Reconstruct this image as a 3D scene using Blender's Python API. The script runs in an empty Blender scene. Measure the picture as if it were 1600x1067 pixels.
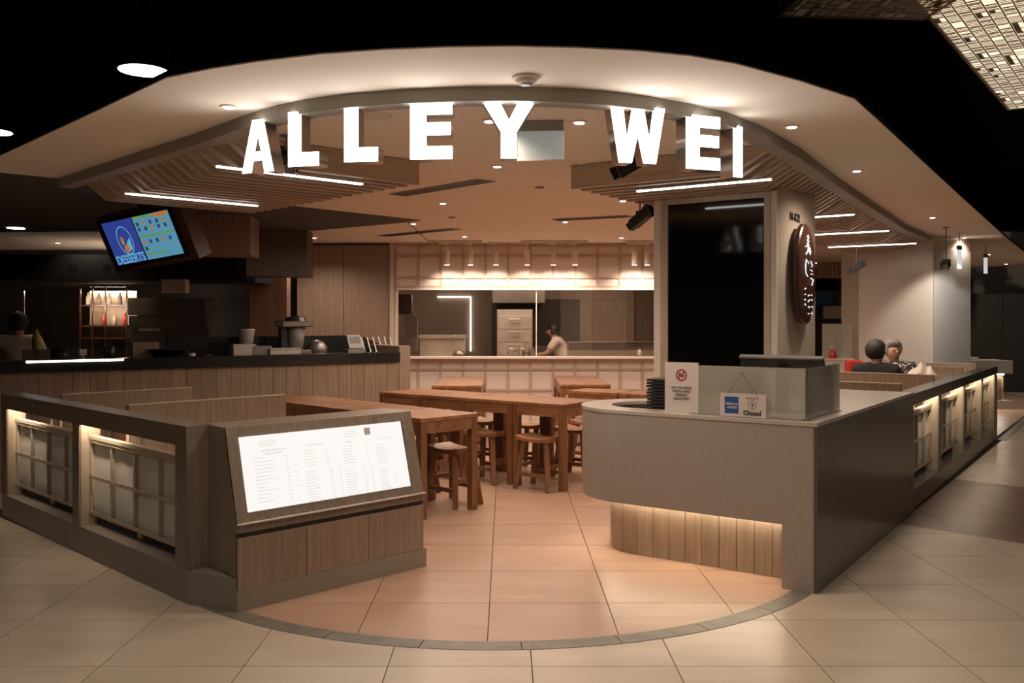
import bpy, bmesh, math, random
from mathutils import Vector, Matrix
random.seed(7)
SC = bpy.context.scene
COL = SC.collection
PI = math.pi

# ------------------------------------------------------------------ camera, world, exposure
cam_d = bpy.data.cameras.new('camera'); cam = bpy.data.objects.new('camera', cam_d); COL.objects.link(cam)
cam.location = (0, 0, 1.455); cam.rotation_euler = (PI/2, 0, 0)
cam_d.sensor_width = 36; cam_d.lens = 1420*36/1600; cam_d.shift_x = 10/1600; cam_d.shift_y = -35.5/1600
cam_d.clip_start = .05; cam_d.clip_end = 100
SC.camera = cam
W = bpy.data.worlds.new('world'); SC.world = W; W.use_nodes = True
W.node_tree.nodes['Background'].inputs[0].default_value = (.95, .82, .70, 1)
W.node_tree.nodes['Background'].inputs[1].default_value = .06
SC.view_settings.view_transform = 'Standard'; SC.view_settings.look = 'None'
SC.view_settings.exposure = 0.75; SC.view_settings.gamma = 1.0; SC.view_settings.use_curve_mapping = False
WARM = (1.0, .78, .62); SOFT = (1.0, .80, .62); NEUT = (1.0, .86, .70); AMBER = (1.0, .66, .34)

def lamp(name, kind, loc, energy, color, parent=None, **k):
    d = bpy.data.lights.new(name, kind); o = bpy.data.objects.new(name, d); COL.objects.link(o)
    d.energy = energy; d.color = color; o.location = loc
    rot = k.pop('rot', None)
    for a, v in k.items(): setattr(d, a, v)
    if rot: o.rotation_euler = rot
    if parent: o.parent = parent
    return o

# mall concourse lamps: high ceiling downlights over the walkway in front of the shop
for (x, y, e) in ((-2.9, .2, 150), (0.4, 0.6, 95), (3.2, 2.6, 60), (5.6, 5.6, 45), (-5.4, 3.6, 45), (8.6, 8.8, 50), (0.3, -2.6, 90)):
    lamp('concourse_lamp', 'SPOT', (x, y, 3.55), e, NEUT, spot_size=2.3, spot_blend=.9, shadow_soft_size=.14)
lamp('corridor_fill', 'SPOT', (9.5, 14.5, 3.4), 90, NEUT, rot=(.5, 0, 0), spot_size=2.2, shadow_soft_size=.1)  # unseen fill light added to bring up the far marble wall
lamp('bar_fill', 'SPOT', (-4.6, 9.9, 2.4), 18, WARM, rot=(.3, 0, 0), spot_size=2.2, spot_blend=.8, shadow_soft_size=.08)  # unseen fill light added to lighten the steel behind the bar
# unseen area lights added as fill over the dining room
lamp('dining_fill', 'AREA', (.0, 9.2, 2.28), 36, WARM, shape='RECTANGLE', size=2.6, size_y=3.0)
lamp('dining_fill', 'AREA', (3.2, 9.2, 2.26), 24, WARM, shape='RECTANGLE', size=1.2, size_y=2.0)

# ------------------------------------------------------------------ materials
def nn(m, t, **k):
    n = m.node_tree.nodes.new(t)
    for a, v in k.items(): setattr(n, a, v)
    return n
def base_mat(name, col, rough=.5, metal=0, spec=.5, coat=0):
    m = bpy.data.materials.new(name); m.use_nodes = True
    b = m.node_tree.nodes['Principled BSDF']
    b.inputs['Base Color'].default_value = (*col, 1); b.inputs['Roughness'].default_value = rough
    b.inputs['Metallic'].default_value = metal; b.inputs['Specular IOR Level'].default_value = spec
    b.inputs['Coat Weight'].default_value = coat; b.inputs['Coat Roughness'].default_value = .1
    return m, b
def noise_mat(name, c1, c2, scale=(5, 5, 5), nscale=1.0, detail=4, rough=.5, metal=0, spec=.5, bump=.0, vary=.0, lo=.3, hi=.7, coat=0):
    m, b = base_mat(name, c1, rough, metal, spec, coat); L = m.node_tree.links
    tc = nn(m, 'ShaderNodeTexCoord'); mp = nn(m, 'ShaderNodeMapping'); mp.inputs['Scale'].default_value = scale
    nz = nn(m, 'ShaderNodeTexNoise'); nz.inputs['Scale'].default_value = nscale; nz.inputs['Detail'].default_value = detail
    cr = nn(m, 'ShaderNodeValToRGB'); e = cr.color_ramp.elements
    e[0].position = lo; e[0].color = (*c1, 1); e[1].position = hi; e[1].color = (*c2, 1)
    L.new(tc.outputs['Object'], mp.inputs[0]); L.new(nz.outputs[0], cr.inputs[0])
    oi = nn(m, 'ShaderNodeObjectInfo')
    va = nn(m, 'ShaderNodeVectorMath', operation='SCALE'); va.inputs[0].default_value = (7, 5, 9)
    ad = nn(m, 'ShaderNodeVectorMath', operation='ADD')
    L.new(oi.outputs['Random'], va.inputs['Scale']); L.new(mp.outputs[0], ad.inputs[0]); L.new(va.outputs[0], ad.inputs[1])
    L.new(ad.outputs[0], nz.inputs['Vector'])
    out = cr.outputs[0]
    if vary:
        mr = nn(m, 'ShaderNodeMapRange'); mr.inputs['To Min'].default_value = 1-vary; mr.inputs['To Max'].default_value = 1+vary
        hs = nn(m, 'ShaderNodeHueSaturation')
        L.new(oi.outputs['Random'], mr.inputs[0]); L.new(mr.outputs[0], hs.inputs['Value']); L.new(out, hs.inputs['Color']); out = hs.outputs[0]
    L.new(out, b.inputs['Base Color'])
    if bump:
        bp = nn(m, 'ShaderNodeBump'); bp.inputs['Strength'].default_value = bump; bp.inputs['Distance'].default_value = .004
        L.new(nz.outputs[0], bp.inputs['Height']); L.new(bp.outputs[0], b.inputs['Normal'])
    return m
def glow(name, col, s):
    m, b = base_mat(name, col, .5); b.inputs['Emission Color'].default_value = (*col, 1); b.inputs['Emission Strength'].default_value = s
    return m
def glass_mat(name, tint=(1, 1, 1), gl=.12, rough=.02, frost=0.0, fcol=(.6, .7, .65)):
    m = bpy.data.materials.new(name); m.use_nodes = True; nt = m.node_tree; nt.nodes.clear(); L = nt.links
    o = nn(m, 'ShaderNodeOutputMaterial'); t = nn(m, 'ShaderNodeBsdfTransparent'); t.inputs[0].default_value = (*tint, 1)
    g = nn(m, 'ShaderNodeBsdfGlossy'); g.inputs['Roughness'].default_value = rough
    f = nn(m, 'ShaderNodeFresnel'); f.inputs[0].default_value = 1.5
    a = nn(m, 'ShaderNodeMath', operation='ADD'); a.inputs[1].default_value = gl; a.use_clamp = True
    x = nn(m, 'ShaderNodeMixShader'); L.new(f.outputs[0], a.inputs[0]); L.new(a.outputs[0], x.inputs[0])
    first = t.outputs[0]
    if frost:
        d = nn(m, 'ShaderNodeBsdfDiffuse'); d.inputs[0].default_value = (*fcol, 1)
        tl = nn(m, 'ShaderNodeBsdfTranslucent'); tl.inputs[0].default_value = (*fcol, 1)
        x1 = nn(m, 'ShaderNodeMixShader'); x1.inputs[0].default_value = .5; L.new(d.outputs[0], x1.inputs[1]); L.new(tl.outputs[0], x1.inputs[2])
        x2 = nn(m, 'ShaderNodeMixShader'); x2.inputs[0].default_value = frost; L.new(t.outputs[0], x2.inputs[1]); L.new(x1.outputs[0], x2.inputs[2])
        first = x2.outputs[0]
    L.new(first, x.inputs[1]); L.new(g.outputs[0], x.inputs[2]); L.new(x.outputs[0], o.inputs[0])
    return m

M = {}
M['oak'] = noise_mat('pale_oak', (.22, .155, .105), (.33, .245, .175), (38, 38, 1.6), 1.6, 5, .45, bump=.12, vary=.06)
M['oak_dk'] = noise_mat('taupe_oak', (.185, .143, .106), (.27, .215, .165), (42, 42, 1.6), 1.7, 5, .4, bump=.12, vary=.04)
M['oak_h'] = noise_mat('taupe_oak_rail', (.165, .13, .098), (.24, .19, .145), (1.6, 42, 42), 1.7, 5, .4, bump=.1, vary=.04)
M['oak_lt'] = noise_mat('light_oak_trim', (.42, .33, .245), (.54, .44, .335), (34, 34, 1.8), 1.5, 5, .45, bump=.06, vary=.05)
M['slat'] = noise_mat('ceiling_slat_wood', (.40, .30, .225), (.52, .40, .305), (26, 1.4, 26), 1.8, 5, .5, bump=.06, vary=.08)
M['cabwood'] = noise_mat('cabinet_door_wood', (.24, .165, .12), (.33, .24, .178), (34, 34, 1.3), 1.5, 5, .5, bump=.1, vary=.05)
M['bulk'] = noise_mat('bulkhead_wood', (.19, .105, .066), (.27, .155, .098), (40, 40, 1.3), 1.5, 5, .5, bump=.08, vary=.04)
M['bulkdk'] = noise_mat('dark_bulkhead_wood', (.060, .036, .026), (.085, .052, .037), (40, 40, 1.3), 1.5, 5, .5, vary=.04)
M['table'] = noise_mat('red_brown_timber', (.19, .082, .036), (.34, .165, .078), (14, 2.2, 14), 1.5, 6, .34, spec=.5, bump=.1, vary=.14)
M['tableleg'] = noise_mat('red_brown_timber_upright', (.15, .063, .028), (.27, .125, .058), (18, 18, 2.0), 1.5, 6, .38, bump=.1, vary=.12)
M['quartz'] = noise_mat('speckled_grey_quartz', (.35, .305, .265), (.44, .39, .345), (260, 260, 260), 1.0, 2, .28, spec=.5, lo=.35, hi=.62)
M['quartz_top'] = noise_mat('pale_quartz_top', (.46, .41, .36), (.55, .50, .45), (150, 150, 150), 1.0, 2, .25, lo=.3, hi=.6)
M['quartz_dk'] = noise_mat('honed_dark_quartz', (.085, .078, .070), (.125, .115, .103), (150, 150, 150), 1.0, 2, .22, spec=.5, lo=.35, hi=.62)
M['plinth'] = noise_mat('taupe_stone_plinth', (.22, .188, .152), (.285, .245, .205), (120, 120, 120), 1.0, 3, .45, lo=.3, hi=.7)
M['tile'] = noise_mat('beige_porcelain_tile', (.42, .345, .265), (.50, .42, .33), (1.2, 5, 1), 1.4, 5, .33, spec=.5, bump=.04, vary=.035)
M['tile_in'] = noise_mat('sand_porcelain_tile', (.39, .243, .167), (.465, .302, .213), (1.2, 5, 1), 1.4, 5, .36, spec=.45, bump=.04, vary=.035)
M['tile_br'] = noise_mat('brown_band_tone', (.135, .085, .058), (.18, .115, .08), (1.2, 5, 1), 1.4, 5, .3, spec=.5, vary=.05)
M['strip'] = noise_mat('grey_stone_strip', (.14, .125, .10), (.20, .18, .15), (9, 9, 9), 1.5, 5, .45, vary=.06)
M['grout'] = base_mat('dark_grout', (.06, .042, .03), .9)[0]
M['white'] = noise_mat('warm_white_paint', (.70, .62, .53), (.73, .65, .56), (2, 2, 2), 1, 2, .8, spec=.2)
M['ceil'] = noise_mat('ceiling_paint', (.83, .72, .62), (.86, .75, .65), (2, 2, 2), 1, 2, .85, spec=.1)
M['band'] = base_mat('grey_band', (.30, .27, .23), .6)[0]
M['dkceil'] = base_mat('dark_ceiling', (.075, .065, .055), .8)[0]  # darker tone for the bar ceiling zone, front wall and cupboard fascia
M['black'] = base_mat('black_matte', (.006, .006, .006), .7, spec=.2)[0]
M['blackp'] = base_mat('black_plastic', (.018, .018, .018), .4)[0]
M['void'] = base_mat('black_ceiling_void', (.004, .004, .004), .9, spec=.1)[0]
M['blackgl'] = base_mat('black_glass', (.004, .004, .004), .06, spec=.6)[0]
M['blkstone'] = noise_mat('black_granite', (.010, .010, .010), (.025, .024, .023), (90, 90, 90), 1, 2, .22)
M['screenpane'] = noise_mat('shoji_screen_white', (.68, .64, .58), (.72, .68, .62), (3, 3, 3), 1, 2, .7, spec=.2)
M['kpane'] = noise_mat('kitchen_wall_white', (.72, .60, .53), (.75, .63, .56), (3, 3, 3), 1, 2, .6, spec=.3)
M['krail'] = noise_mat('kitchen_wall_lattice', (.46, .33, .26), (.52, .39, .31), (20, 20, 20), 1, 3, .6)
M['sill'] = base_mat('cream_sill', (.72, .60, .52), .35)[0]
M['steel'] = noise_mat('brushed_steel', (.55, .52, .47), (.68, .64, .58), (3, 60, 3), 1, 3, .32, metal=.6)
M['steeldk'] = noise_mat('dull_steel', (.20, .18, .165), (.27, .245, .22), (3, 60, 3), 1, 3, .42, metal=.8)
M['chrome'] = base_mat('chrome', (.8, .78, .75), .12, 1)[0]
M['alu'] = base_mat('satin_aluminium', (.55, .5, .45), .28, .9)[0]
M['kitwall'] = noise_mat('kitchen_brown_wall', (.105, .078, .060), (.135, .10, .078), (45, 2, 2), 1, 4, .5)
M['kitdark'] = base_mat('kitchen_dark', (.03, .025, .022), .6)[0]
M['column'] = noise_mat('pale_cladding', (.52, .45, .385), (.56, .49, .42), (60, 60, 60), 1, 2, .22, spec=.5)
M['columng'] = noise_mat('grey_cladding', (.50, .48, .455), (.54, .52, .495), (60, 60, 60), 1, 2, .3)
M['glass'] = glass_mat('clear_glass', (.93, .93, .90), .03)
M['kglass'] = glass_mat('kitchen_glass', (.88, .84, .80), .04)
M['frost'] = glass_mat('frosted_glass', (.90, .94, .90), .04, .12, .55, (.84, .82, .73))
M['exitglass'] = glow('exit_acrylic', (.44, .50, .49), .17)
M['letter'] = glow('letter_face_light', (1.0, .97, .93), 7.0)
M['led'] = glow('led_strip', (1.0, .93, .86), 5.5)
M['ledwarm'] = glow('warm_led_strip', (1.0, .84, .64), 48.0)
M['ledcool'] = glow('cool_led_strip', (.9, .96, 1.0), 4.0)
M['lampface'] = glow('lamp_face', (1.0, .86, .72), 7.0)
M['bigface'] = glow('round_lamp_face', (1.0, .98, .86), 3.0)
M['lightbox'] = glow('menu_lightbox', (1.0, .965, .93), .56)
M['lightbox'].node_tree.nodes['Principled BSDF'].inputs['Base Color'].default_value = (.05, .05, .05, 1)
M['faint'] = base_mat('faint_print', (.05, .05, .05), .6)[0]
M['faint'].node_tree.nodes['Principled BSDF'].inputs['Emission Color'].default_value = (.55, .53, .50, 1)
M['faint'].node_tree.nodes['Principled BSDF'].inputs['Emission Strength'].default_value = .78
M['greysq'] = glow('logo_square', (.30, .24, .21), .35)
M['scrblue'] = glow('screen_blue', (.045, .075, .42), .34)
M['scrcyan'] = glow('screen_cyan', (.13, .42, .62), .34)
M['scrgreen'] = glow('screen_green', (.16, .36, .10), .4)
M['scrtext'] = glow('screen_light_text', (.18, .62, .85), .34)
M['scrdark'] = glow('screen_dark', (.03, .07, .10), .4)
M['scrorange'] = glow('screen_orange', (.55, .22, .06), .4)
M['script'] = glow('lit_script', (.80, .90, 1.0), .9)
M['lattglow'] = glow('lattice_glow', (.95, .84, .64), .62)
M['lattunlit'] = glow('lattice_unlit_back', (.30, .22, .14), .05)  # faint emission added behind the fretwork of the unlit panel
M['lattmetal'] = base_mat('lattice_metal', (.30, .225, .16), .5, .3)[0]
M['board'] = noise_mat('dark_walnut', (.028, .010, .006), (.075, .028, .016), (20, 20, 2.2), 1.6, 6, .35, bump=.1)
M['paper'] = base_mat('white_paper', (.66, .60, .56), .5)[0]
M['red'] = base_mat('red_print', (.45, .04, .04), .5)[0]
M['redpl'] = base_mat('red_plastic', (.5, .035, .02), .35)[0]
M['print'] = base_mat('grey_print', (.10, .09, .09), .6)[0]
M['navy'] = base_mat('blue_print', (.02, .10, .30), .5)[0]
M['bag'] = base_mat('white_plastic_bag', (.62, .56, .48), .45)[0]
M['skin'] = base_mat('skin', (.42, .24, .165), .5)[0]
M['hairblk'] = noise_mat('black_hair', (.010, .008, .007), (.022, .018, .015), (60, 60, 60), 1, 2, .6)
M['hairgry'] = noise_mat('grey_hair', (.20, .18, .165), (.34, .31, .29), (60, 60, 60), 1, 3, .7, bump=.4)
M['shirtblk'] = base_mat('black_cotton', (.010, .010, .011), .9)[0]
M['shirtwht'] = base_mat('white_cotton', (.55, .48, .42), .8)[0]
M['floral'] = noise_mat('patterned_blouse', (.02, .02, .02), (.5, .46, .42), (30, 30, 30), 1.2, 2, .8, lo=.5, hi=.6)
M['trouser'] = base_mat('dark_trousers', (.03, .028, .03), .9)[0]
M['ceram'] = base_mat('white_ceramic', (.5, .46, .42), .3)[0]
M['greyp'] = base_mat('grey_plastic', (.20, .19, .18), .5)[0]
M['yellow'] = base_mat('yellow_plastic', (.55, .5, .12), .4)[0]
M['marble'] = noise_mat('dark_marble', (.028, .022, .020), (.13, .115, .105), (1.3, 1.3, 1.3), 1.6, 8, .25, lo=.48, hi=.62)

# ------------------------------------------------------------------ mesh helpers
class MB:
    def __init__(s): s.v = []; s.f = []
    def add(s, vs, fs, mat=None):
        n = len(s.v)
        for p in vs: s.v.append(tuple(mat @ Vector(p)) if mat else tuple(p))
        for f in fs: s.f.append(tuple(i+n for i in f))
        return s
    def box(s, x0, x1, y0, y1, z0, z1, mat=None):
        return s.add([(x0, y0, z0), (x1, y0, z0), (x1, y1, z0), (x0, y1, z0), (x0, y0, z1), (x1, y0, z1), (x1, y1, z1), (x0, y1, z1)],
                     [(0, 3, 2, 1), (4, 5, 6, 7), (0, 1, 5, 4), (1, 2, 6, 5), (2, 3, 7, 6), (3, 0, 4, 7)], mat)
    def prism(s, poly, z0, z1, mat=None):
        a = sum(poly[i][0]*poly[(i+1) % len(poly)][1]-poly[(i+1) % len(poly)][0]*poly[i][1] for i in range(len(poly)))
        if a < 0: poly = poly[::-1]
        n = len(poly)
        return s.add([(x, y, z0) for x, y in poly]+[(x, y, z1) for x, y in poly],
                     [tuple(range(n-1, -1, -1)), tuple(range(n, 2*n))]+[(i, (i+1) % n, n+(i+1) % n, n+i) for i in range(n)], mat)
    def xprism(s, poly, x0, x1):      # polygon of (y, z) swept along x
        return s.prism(poly, x0, x1, Matrix(((0, 0, 1, 0), (1, 0, 0, 0), (0, 1, 0, 0), (0, 0, 0, 1))))
    def yprism(s, poly, y0, y1):      # polygon of (x, z) swept along y
        return s.prism(poly, -y1, -y0, Matrix(((1, 0, 0, 0), (0, 0, -1, 0), (0, 1, 0, 0), (0, 0, 0, 1))))
    def beam(s, a, b, w, h=None):
        h = h or w; a = Vector(a); b = Vector(b); d = (b-a); L = d.length
        q = d.to_track_quat('Z', 'Y').to_matrix().to_4x4(); q.translation = a
        return s.box(-w/2, w/2, -h/2, h/2, 0, L, q)
    def lathe(s, prof, seg=20, c=(0, 0), mat=None):
        vs = []; fs = []
        for r, z in prof:
            for i in range(seg): t = 2*PI*i/seg; vs.append((c[0]+r*math.cos(t), c[1]+r*math.sin(t), z))
        for k in range(len(prof)-1):
            for i in range(seg): j = (i+1) % seg; fs.append((k*seg+i, k*seg+j, (k+1)*seg+j, (k+1)*seg+i))
        fs.append(tuple(range(seg-1, -1, -1))); fs.append(tuple((len(prof)-1)*seg+i for i in range(seg)))
        return s.add(vs, fs, mat)
    def tube(s, pts, r, seg=8, r2=None):
        pts = [Vector(p) for p in pts]; vs = []; fs = []; n = len(pts)
        for k, p in enumerate(pts):
            d = (pts[min(k+1, n-1)]-pts[max(k-1, 0)]).normalized()
            a = d.cross(Vector((0, 0, 1)));
            if a.length < .05: a = d.cross(Vector((0, 1, 0)))
            a.normalize(); b = d.cross(a); rr = r if r2 is None else r+(r2-r)*k/(n-1)
            for i in range(seg): t = 2*PI*i/seg; vs.append(tuple(p+a*rr*math.cos(t)+b*rr*math.sin(t)))
        for k in range(n-1):
            for i in range(seg): j = (i+1) % seg; fs.append((k*seg+i, k*seg+j, (k+1)*seg+j, (k+1)*seg+i))
        fs.append(tuple(range(seg-1, -1, -1))); fs.append(tuple((n-1)*seg+i for i in range(seg)))
        return s.add(vs, fs)
    def ball(s, c, r, seg=12, rings=8):
        rx, ry, rz = r if isinstance(r, tuple) else (r, r, r); prof = []
        vs = [(c[0], c[1], c[2]-rz)]; fs = []
        for k in range(1, rings):
            ph = -PI/2+PI*k/rings
            for i in range(seg): t = 2*PI*i/seg; vs.append((c[0]+rx*math.cos(ph)*math.cos(t), c[1]+ry*math.cos(ph)*math.sin(t), c[2]+rz*math.sin(ph)))
        vs.append((c[0], c[1], c[2]+rz)); T = len(vs)-1
        for i in range(seg):
            j = (i+1) % seg; fs.append((0, 1+j, 1+i)); fs.append((T, 1+(rings-2)*seg+i, 1+(rings-2)*seg+j))
            for k in range(rings-2): fs.append((1+k*seg+i, 1+k*seg+j, 1+(k+1)*seg+j, 1+(k+1)*seg+i))
        return s.add(vs, fs)

def link(name, mb, mat, parent=None, bevel=0, smooth=False, label=None, kind=None, loc=None, rot=None):
    me = bpy.data.meshes.new(name); me.from_pydata(mb.v, [], mb.f)
    bm = bmesh.new(); bm.from_mesh(me); bmesh.ops.recalc_face_normals(bm, faces=bm.faces); bm.to_mesh(me); bm.free()
    me.materials.append(M[mat] if isinstance(mat, str) else mat)
    if smooth:
        for p in me.polygons: p.use_smooth = len(p.vertices) <= 4
    o = bpy.data.objects.new(name, me); COL.objects.link(o)
    if parent: o.parent = parent
    if bevel:
        b = o.modifiers.new('bevel', 'BEVEL'); b.width = bevel; b.segments = 1; b.limit_method = 'ANGLE'
    if label: o['label'] = label
    if kind: o['kind'] = kind
    if loc is not None: o.location = loc
    if rot is not None: o.rotation_euler = rot
    return o
def B(name, mat, parent, x0, x1, y0, y1, z0, z1, **k): return link(name, MB().box(x0, x1, y0, y1, z0, z1), mat, parent, **k)
def tag(o, label, cat, group=None, kind=None):
    o['label'] = label; o['category'] = cat
    if group: o['group'] = group
    if kind: o['kind'] = kind
    return o
def thing(name, label, cat, loc=(0, 0, 0), rz=0, group=None):
    o = bpy.data.objects.new(name, None); COL.objects.link(o); o.empty_display_size = .1
    o.location = loc; o.rotation_euler = (0, 0, rz); return tag(o, label, cat, group)
def struct(name, mb, mat, parent=None, **k):
    o = link(name, mb, mat, parent, **k); o['kind'] = 'structure'; return o
def kids(o): return [c for c in COL.objects if c.parent == o]
def copy_tree(o, parent=None):
    c = o.copy(); COL.objects.link(c)
    if parent: c.parent = parent
    for ch in kids(o): copy_tree(ch, c)
    return c
def text(name, s, size, mat, parent, loc, rot, ex=.0008, align='CENTER', off=0.0, sx=1.0, label=None, mtx=None):
    cu = bpy.data.curves.new(name, 'FONT'); cu.body = s; cu.size = size; cu.extrude = ex; cu.align_x = align; cu.align_y = 'CENTER'; cu.offset = off
    cu.resolution_u = 3
    t = bpy.data.objects.new('tmp', cu); COL.objects.link(t)
    bpy.context.view_layer.update()
    me = bpy.data.meshes.new_from_object(t.evaluated_get(bpy.context.evaluated_depsgraph_get()))
    bpy.data.objects.remove(t); me.materials.clear(); me.materials.append(M[mat])
    o = bpy.data.objects.new(name, me); COL.objects.link(o); o.parent = parent
    o.location = loc; o.rotation_euler = rot; o.scale = (sx, 1, 1)
    if mtx is not None: o.matrix_local = mtx
    if label: o['label'] = label
    return o

class Frame:
    def __init__(s, x, y, a): s.x = x; s.y = y; s.a = a
    def p(s, u, v, z=0): c = math.cos(s.a); n = math.sin(s.a); return (s.x+u*c-v*n, s.y+u*n+v*c, z)
    def l(s, X, Y): c = math.cos(s.a); n = math.sin(s.a); X -= s.x; Y -= s.y; return (X*c+Y*n, -X*n+Y*c)
FR = Frame(1.63, 4.81, math.radians(55))        # right wing: x back along the wing, y into the shop
FC = Frame(-1.33, 4.50, math.radians(44.6))     # menu cabinet: x along its front, y back
FW = Frame(-1.64, 4.65, math.radians(-44.6))    # left booth wall: x from far end towards the cabinet (negative = far)
FA = Frame(-.61, 6.55, math.radians(45))        # table row A
FB = Frame(.489, 7.63, math.radians(52.8))      # table row B
FBAR = Frame(-1.127, 9.64, math.radians(33.4))  # service bar
CZ = 2.455                                      # ceiling height

# ------------------------------------------------------------------ floor
def clip_half(poly, a, b, keep):                # keep = +1 left of a->b
    out = []; n = len(poly)
    def d(p): return keep*((b[0]-a[0])*(p[1]-a[1])-(b[1]-a[1])*(p[0]-a[0]))
    for i in range(n):
        p, q = poly[i], poly[(i+1) % n]; dp, dq = d(p), d(q)
        if dp >= -1e-9: out.append(p)
        if (dp > 1e-9 and dq < -1e-9) or (dp < -1e-9 and dq > 1e-9):
            t = dp/(dp-dq); out.append((p[0]+(q[0]-p[0])*t, p[1]+(q[1]-p[1])*t))
    return out if len(out) > 2 and abs(area(out)) > 1e-5 else []
def area(p): return .5*sum(p[i][0]*p[(i+1) % len(p)][1]-p[(i+1) % len(p)][0]*p[i][1] for i in range(len(p)))
def inter(poly, conv):
    for i in range(len(conv)):
        if not poly: return []
        poly = clip_half(poly, conv[i], conv[(i+1) % len(conv)], 1)
    return poly
def minus(poly, conv):
    out = []
    for i in range(len(conv)):
        if not poly: break
        o = clip_half(poly, conv[i], conv[(i+1) % len(conv)], -1)
        if o: out.append(o)
        poly = clip_half(poly, conv[i], conv[(i+1) % len(conv)], 1)
    return out
AC = (-.057, 6.12)
def arc(R, a0, a1, n): return [(AC[0]+R*math.cos(math.radians(a0+(a1-a0)*i/n)), AC[1]+R*math.sin(math.radians(a0+(a1-a0)*i/n))) for i in range(n+1)]
def wedge(R, off):
    a = arc(R, 225, 322, 28)
    rt = FR.p(14, -off)[:2]; lt = FW.p(-9, -off)[:2]
    return [lt]+a+[rt, (rt[0], 20), (lt[0], 20)]
IN = wedge(2.025, 0.0); OUT = wedge(2.13, 0.1)
# keep them convex and counter-clockwise
def hull(pts):
    pts = sorted(set((round(x, 6), round(y, 6)) for x, y in pts)); H = []
    for seq in (pts, pts[::-1]):
        S = []
        for p in seq:
            while len(S) > 1 and (S[-1][0]-S[-2][0])*(p[1]-S[-2][1])-(S[-1][1]-S[-2][1])*(p[0]-S[-2][0]) <= 0: S.pop()
            S.append(p)
        H += S[:-1]
    return H
IN = hull(IN); OUT = hull(OUT)
floor = struct('floor', MB().box(-12, 16, -6, 22, -.12, -.012), 'grout')
BRN = [(2.787, 6.446), (6.0, 3.16), (7.6, 4.8), (4.09, 8.3)]
BRN = hull([(2.2, 7.05), (7.0, 2.15), (8.4, 3.65), (3.35, 9.05)])  # floor pieces inside this diagonal quad take the darker brown
rest = MB(); nt = 0; g = .0022
def seen(cx, cy): return 3.3 < cy < 11.4 and abs(cx/cy) < .62
for i in range(-20, 27):
    for j in range(-16, 28):
        x0 = .11+.603*i; y0 = 3.805+.588*j
        t = [(x0+g, y0+g), (x0+.603-g, y0+g), (x0+.603-g, y0+.588-g), (x0+g, y0+.588-g)]
        frs = minus(t, OUT)
        if not frs: continue
        br = [q for q in (inter(f, BRN) for f in frs) if q]
        be = [q for f in frs for q in minus(f, BRN)]
        for fs, m in ((be, 'tile'), (br, 'tile_br')):
            if not fs: continue
            if seen(x0+.3, y0+.3) or (m == 'tile_br'):
                mb = MB()
                for f in fs: mb.prism([(px-x0, py-y0) for px, py in f], -.012, 0)
                link('floor_tile', mb, m, floor, loc=(x0, y0, 0)); nt += 1
            else:
                for f in fs: rest.prism(f, -.012, 0)
link('distant_paving', rest, 'tile', floor, kind='stuff')
rest = MB()
for i in range(-16, 20):
    for j in range(-3, 28):
        x0 = -.082+.603*i; y0 = 4.653+.592*j
        t = [(x0+g, y0+g), (x0+.603-g, y0+g), (x0+.603-g, y0+.592-g), (x0+g, y0+.592-g)]
        f = inter(t, IN)
        if not f: continue
        if -1.9 < x0+.3 < 2.4 and y0 < 8.6:
            link('floor_tile', MB().prism([(px-x0, py-y0) for px, py in f], -.012, 0), 'tile_in', floor, loc=(x0, y0, 0)); nt += 1
        else: rest.prism(f, -.012, 0)
link('inner_paving', rest, 'tile_in', floor, kind='stuff')
for k in range(8):                              # curved stone threshold
    a0 = 224+k*12.4; a1 = a0+12.4-.12
    o = arc(2.13, a0, a1, 5); i_ = arc(2.025, a0, a1, 5)
    link('threshold_stone', MB().prism(o+i_[::-1], -.012, .002), 'strip', floor)
for k in range(9):
    a = 7.45+k*.6
    link('threshold_stone', MB().prism([FR.p(a, -.1)[:2], FR.p(a+.595, -.1)[:2], FR.p(a+.595, -.003)[:2], FR.p(a, -.003)[:2]], -.012, .002), 'strip', floor)

# ------------------------------------------------------------------ ceilings
OUTL = [(-3.58, 6.09), (-3.11, 5.59), (-2.1, 4.52), (-1.41, 3.777), (-1.179, 3.641), (-.9725, 3.541), (-.70, 3.438), (-.452, 3.381), (-.21, 3.349), (.0235, 3.341),
        (.26, 3.357), (.502, 3.397), (.707, 3.463), (.9045, 3.568), (1.24, 3.827), (1.589, 4.14), (2.94, 6.23), (5.88, 10.76), (7.46, 13.15), (9.4, 16.1)]
BAND = [(-3.19, 6.48), (-1.70, 4.93), (-1.204, 4.383), (-1.07, 4.255), (-.901, 4.135), (-.70, 4.035), (-.45, 3.96), (-.19, 3.918), (.03, 3.911), (.252, 3.934), (.45, 3.99), (.65, 4.085),
        (.866, 4.23), (1.08, 4.41), (1.32, 4.70), (1.72, 5.31), (2.35, 6.43), (4.18, 9.53), (6.33, 12.75)]
def offs(line, d):
    out = []
    for i, p in enumerate(line):
        a = line[max(i-1, 0)]; b = line[min(i+1, len(line)-1)]
        t = Vector((b[0]-a[0], b[1]-a[1])).normalized(); out.append((p[0]-t.y*d, p[1]+t.x*d))
    return out
mb = MB()                                        # soffit ring between the outer lip and the band
mb.prism(OUTL+[(9.4, 17.5), (6.33, 17.5)]+BAND[::-1]+[(-3.46, 6.22)], CZ, CZ+.006)
ceiling = struct('ceiling', mb, 'ceil')
struct('ceiling', MB().prism(OUTL+[(9.4, 17.5), (6.33, 17.5)]+BAND[::-1]+[(-3.46, 6.22)], CZ+.0065, CZ+.03), 'void')
inn = offs(BAND, .10)
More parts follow.
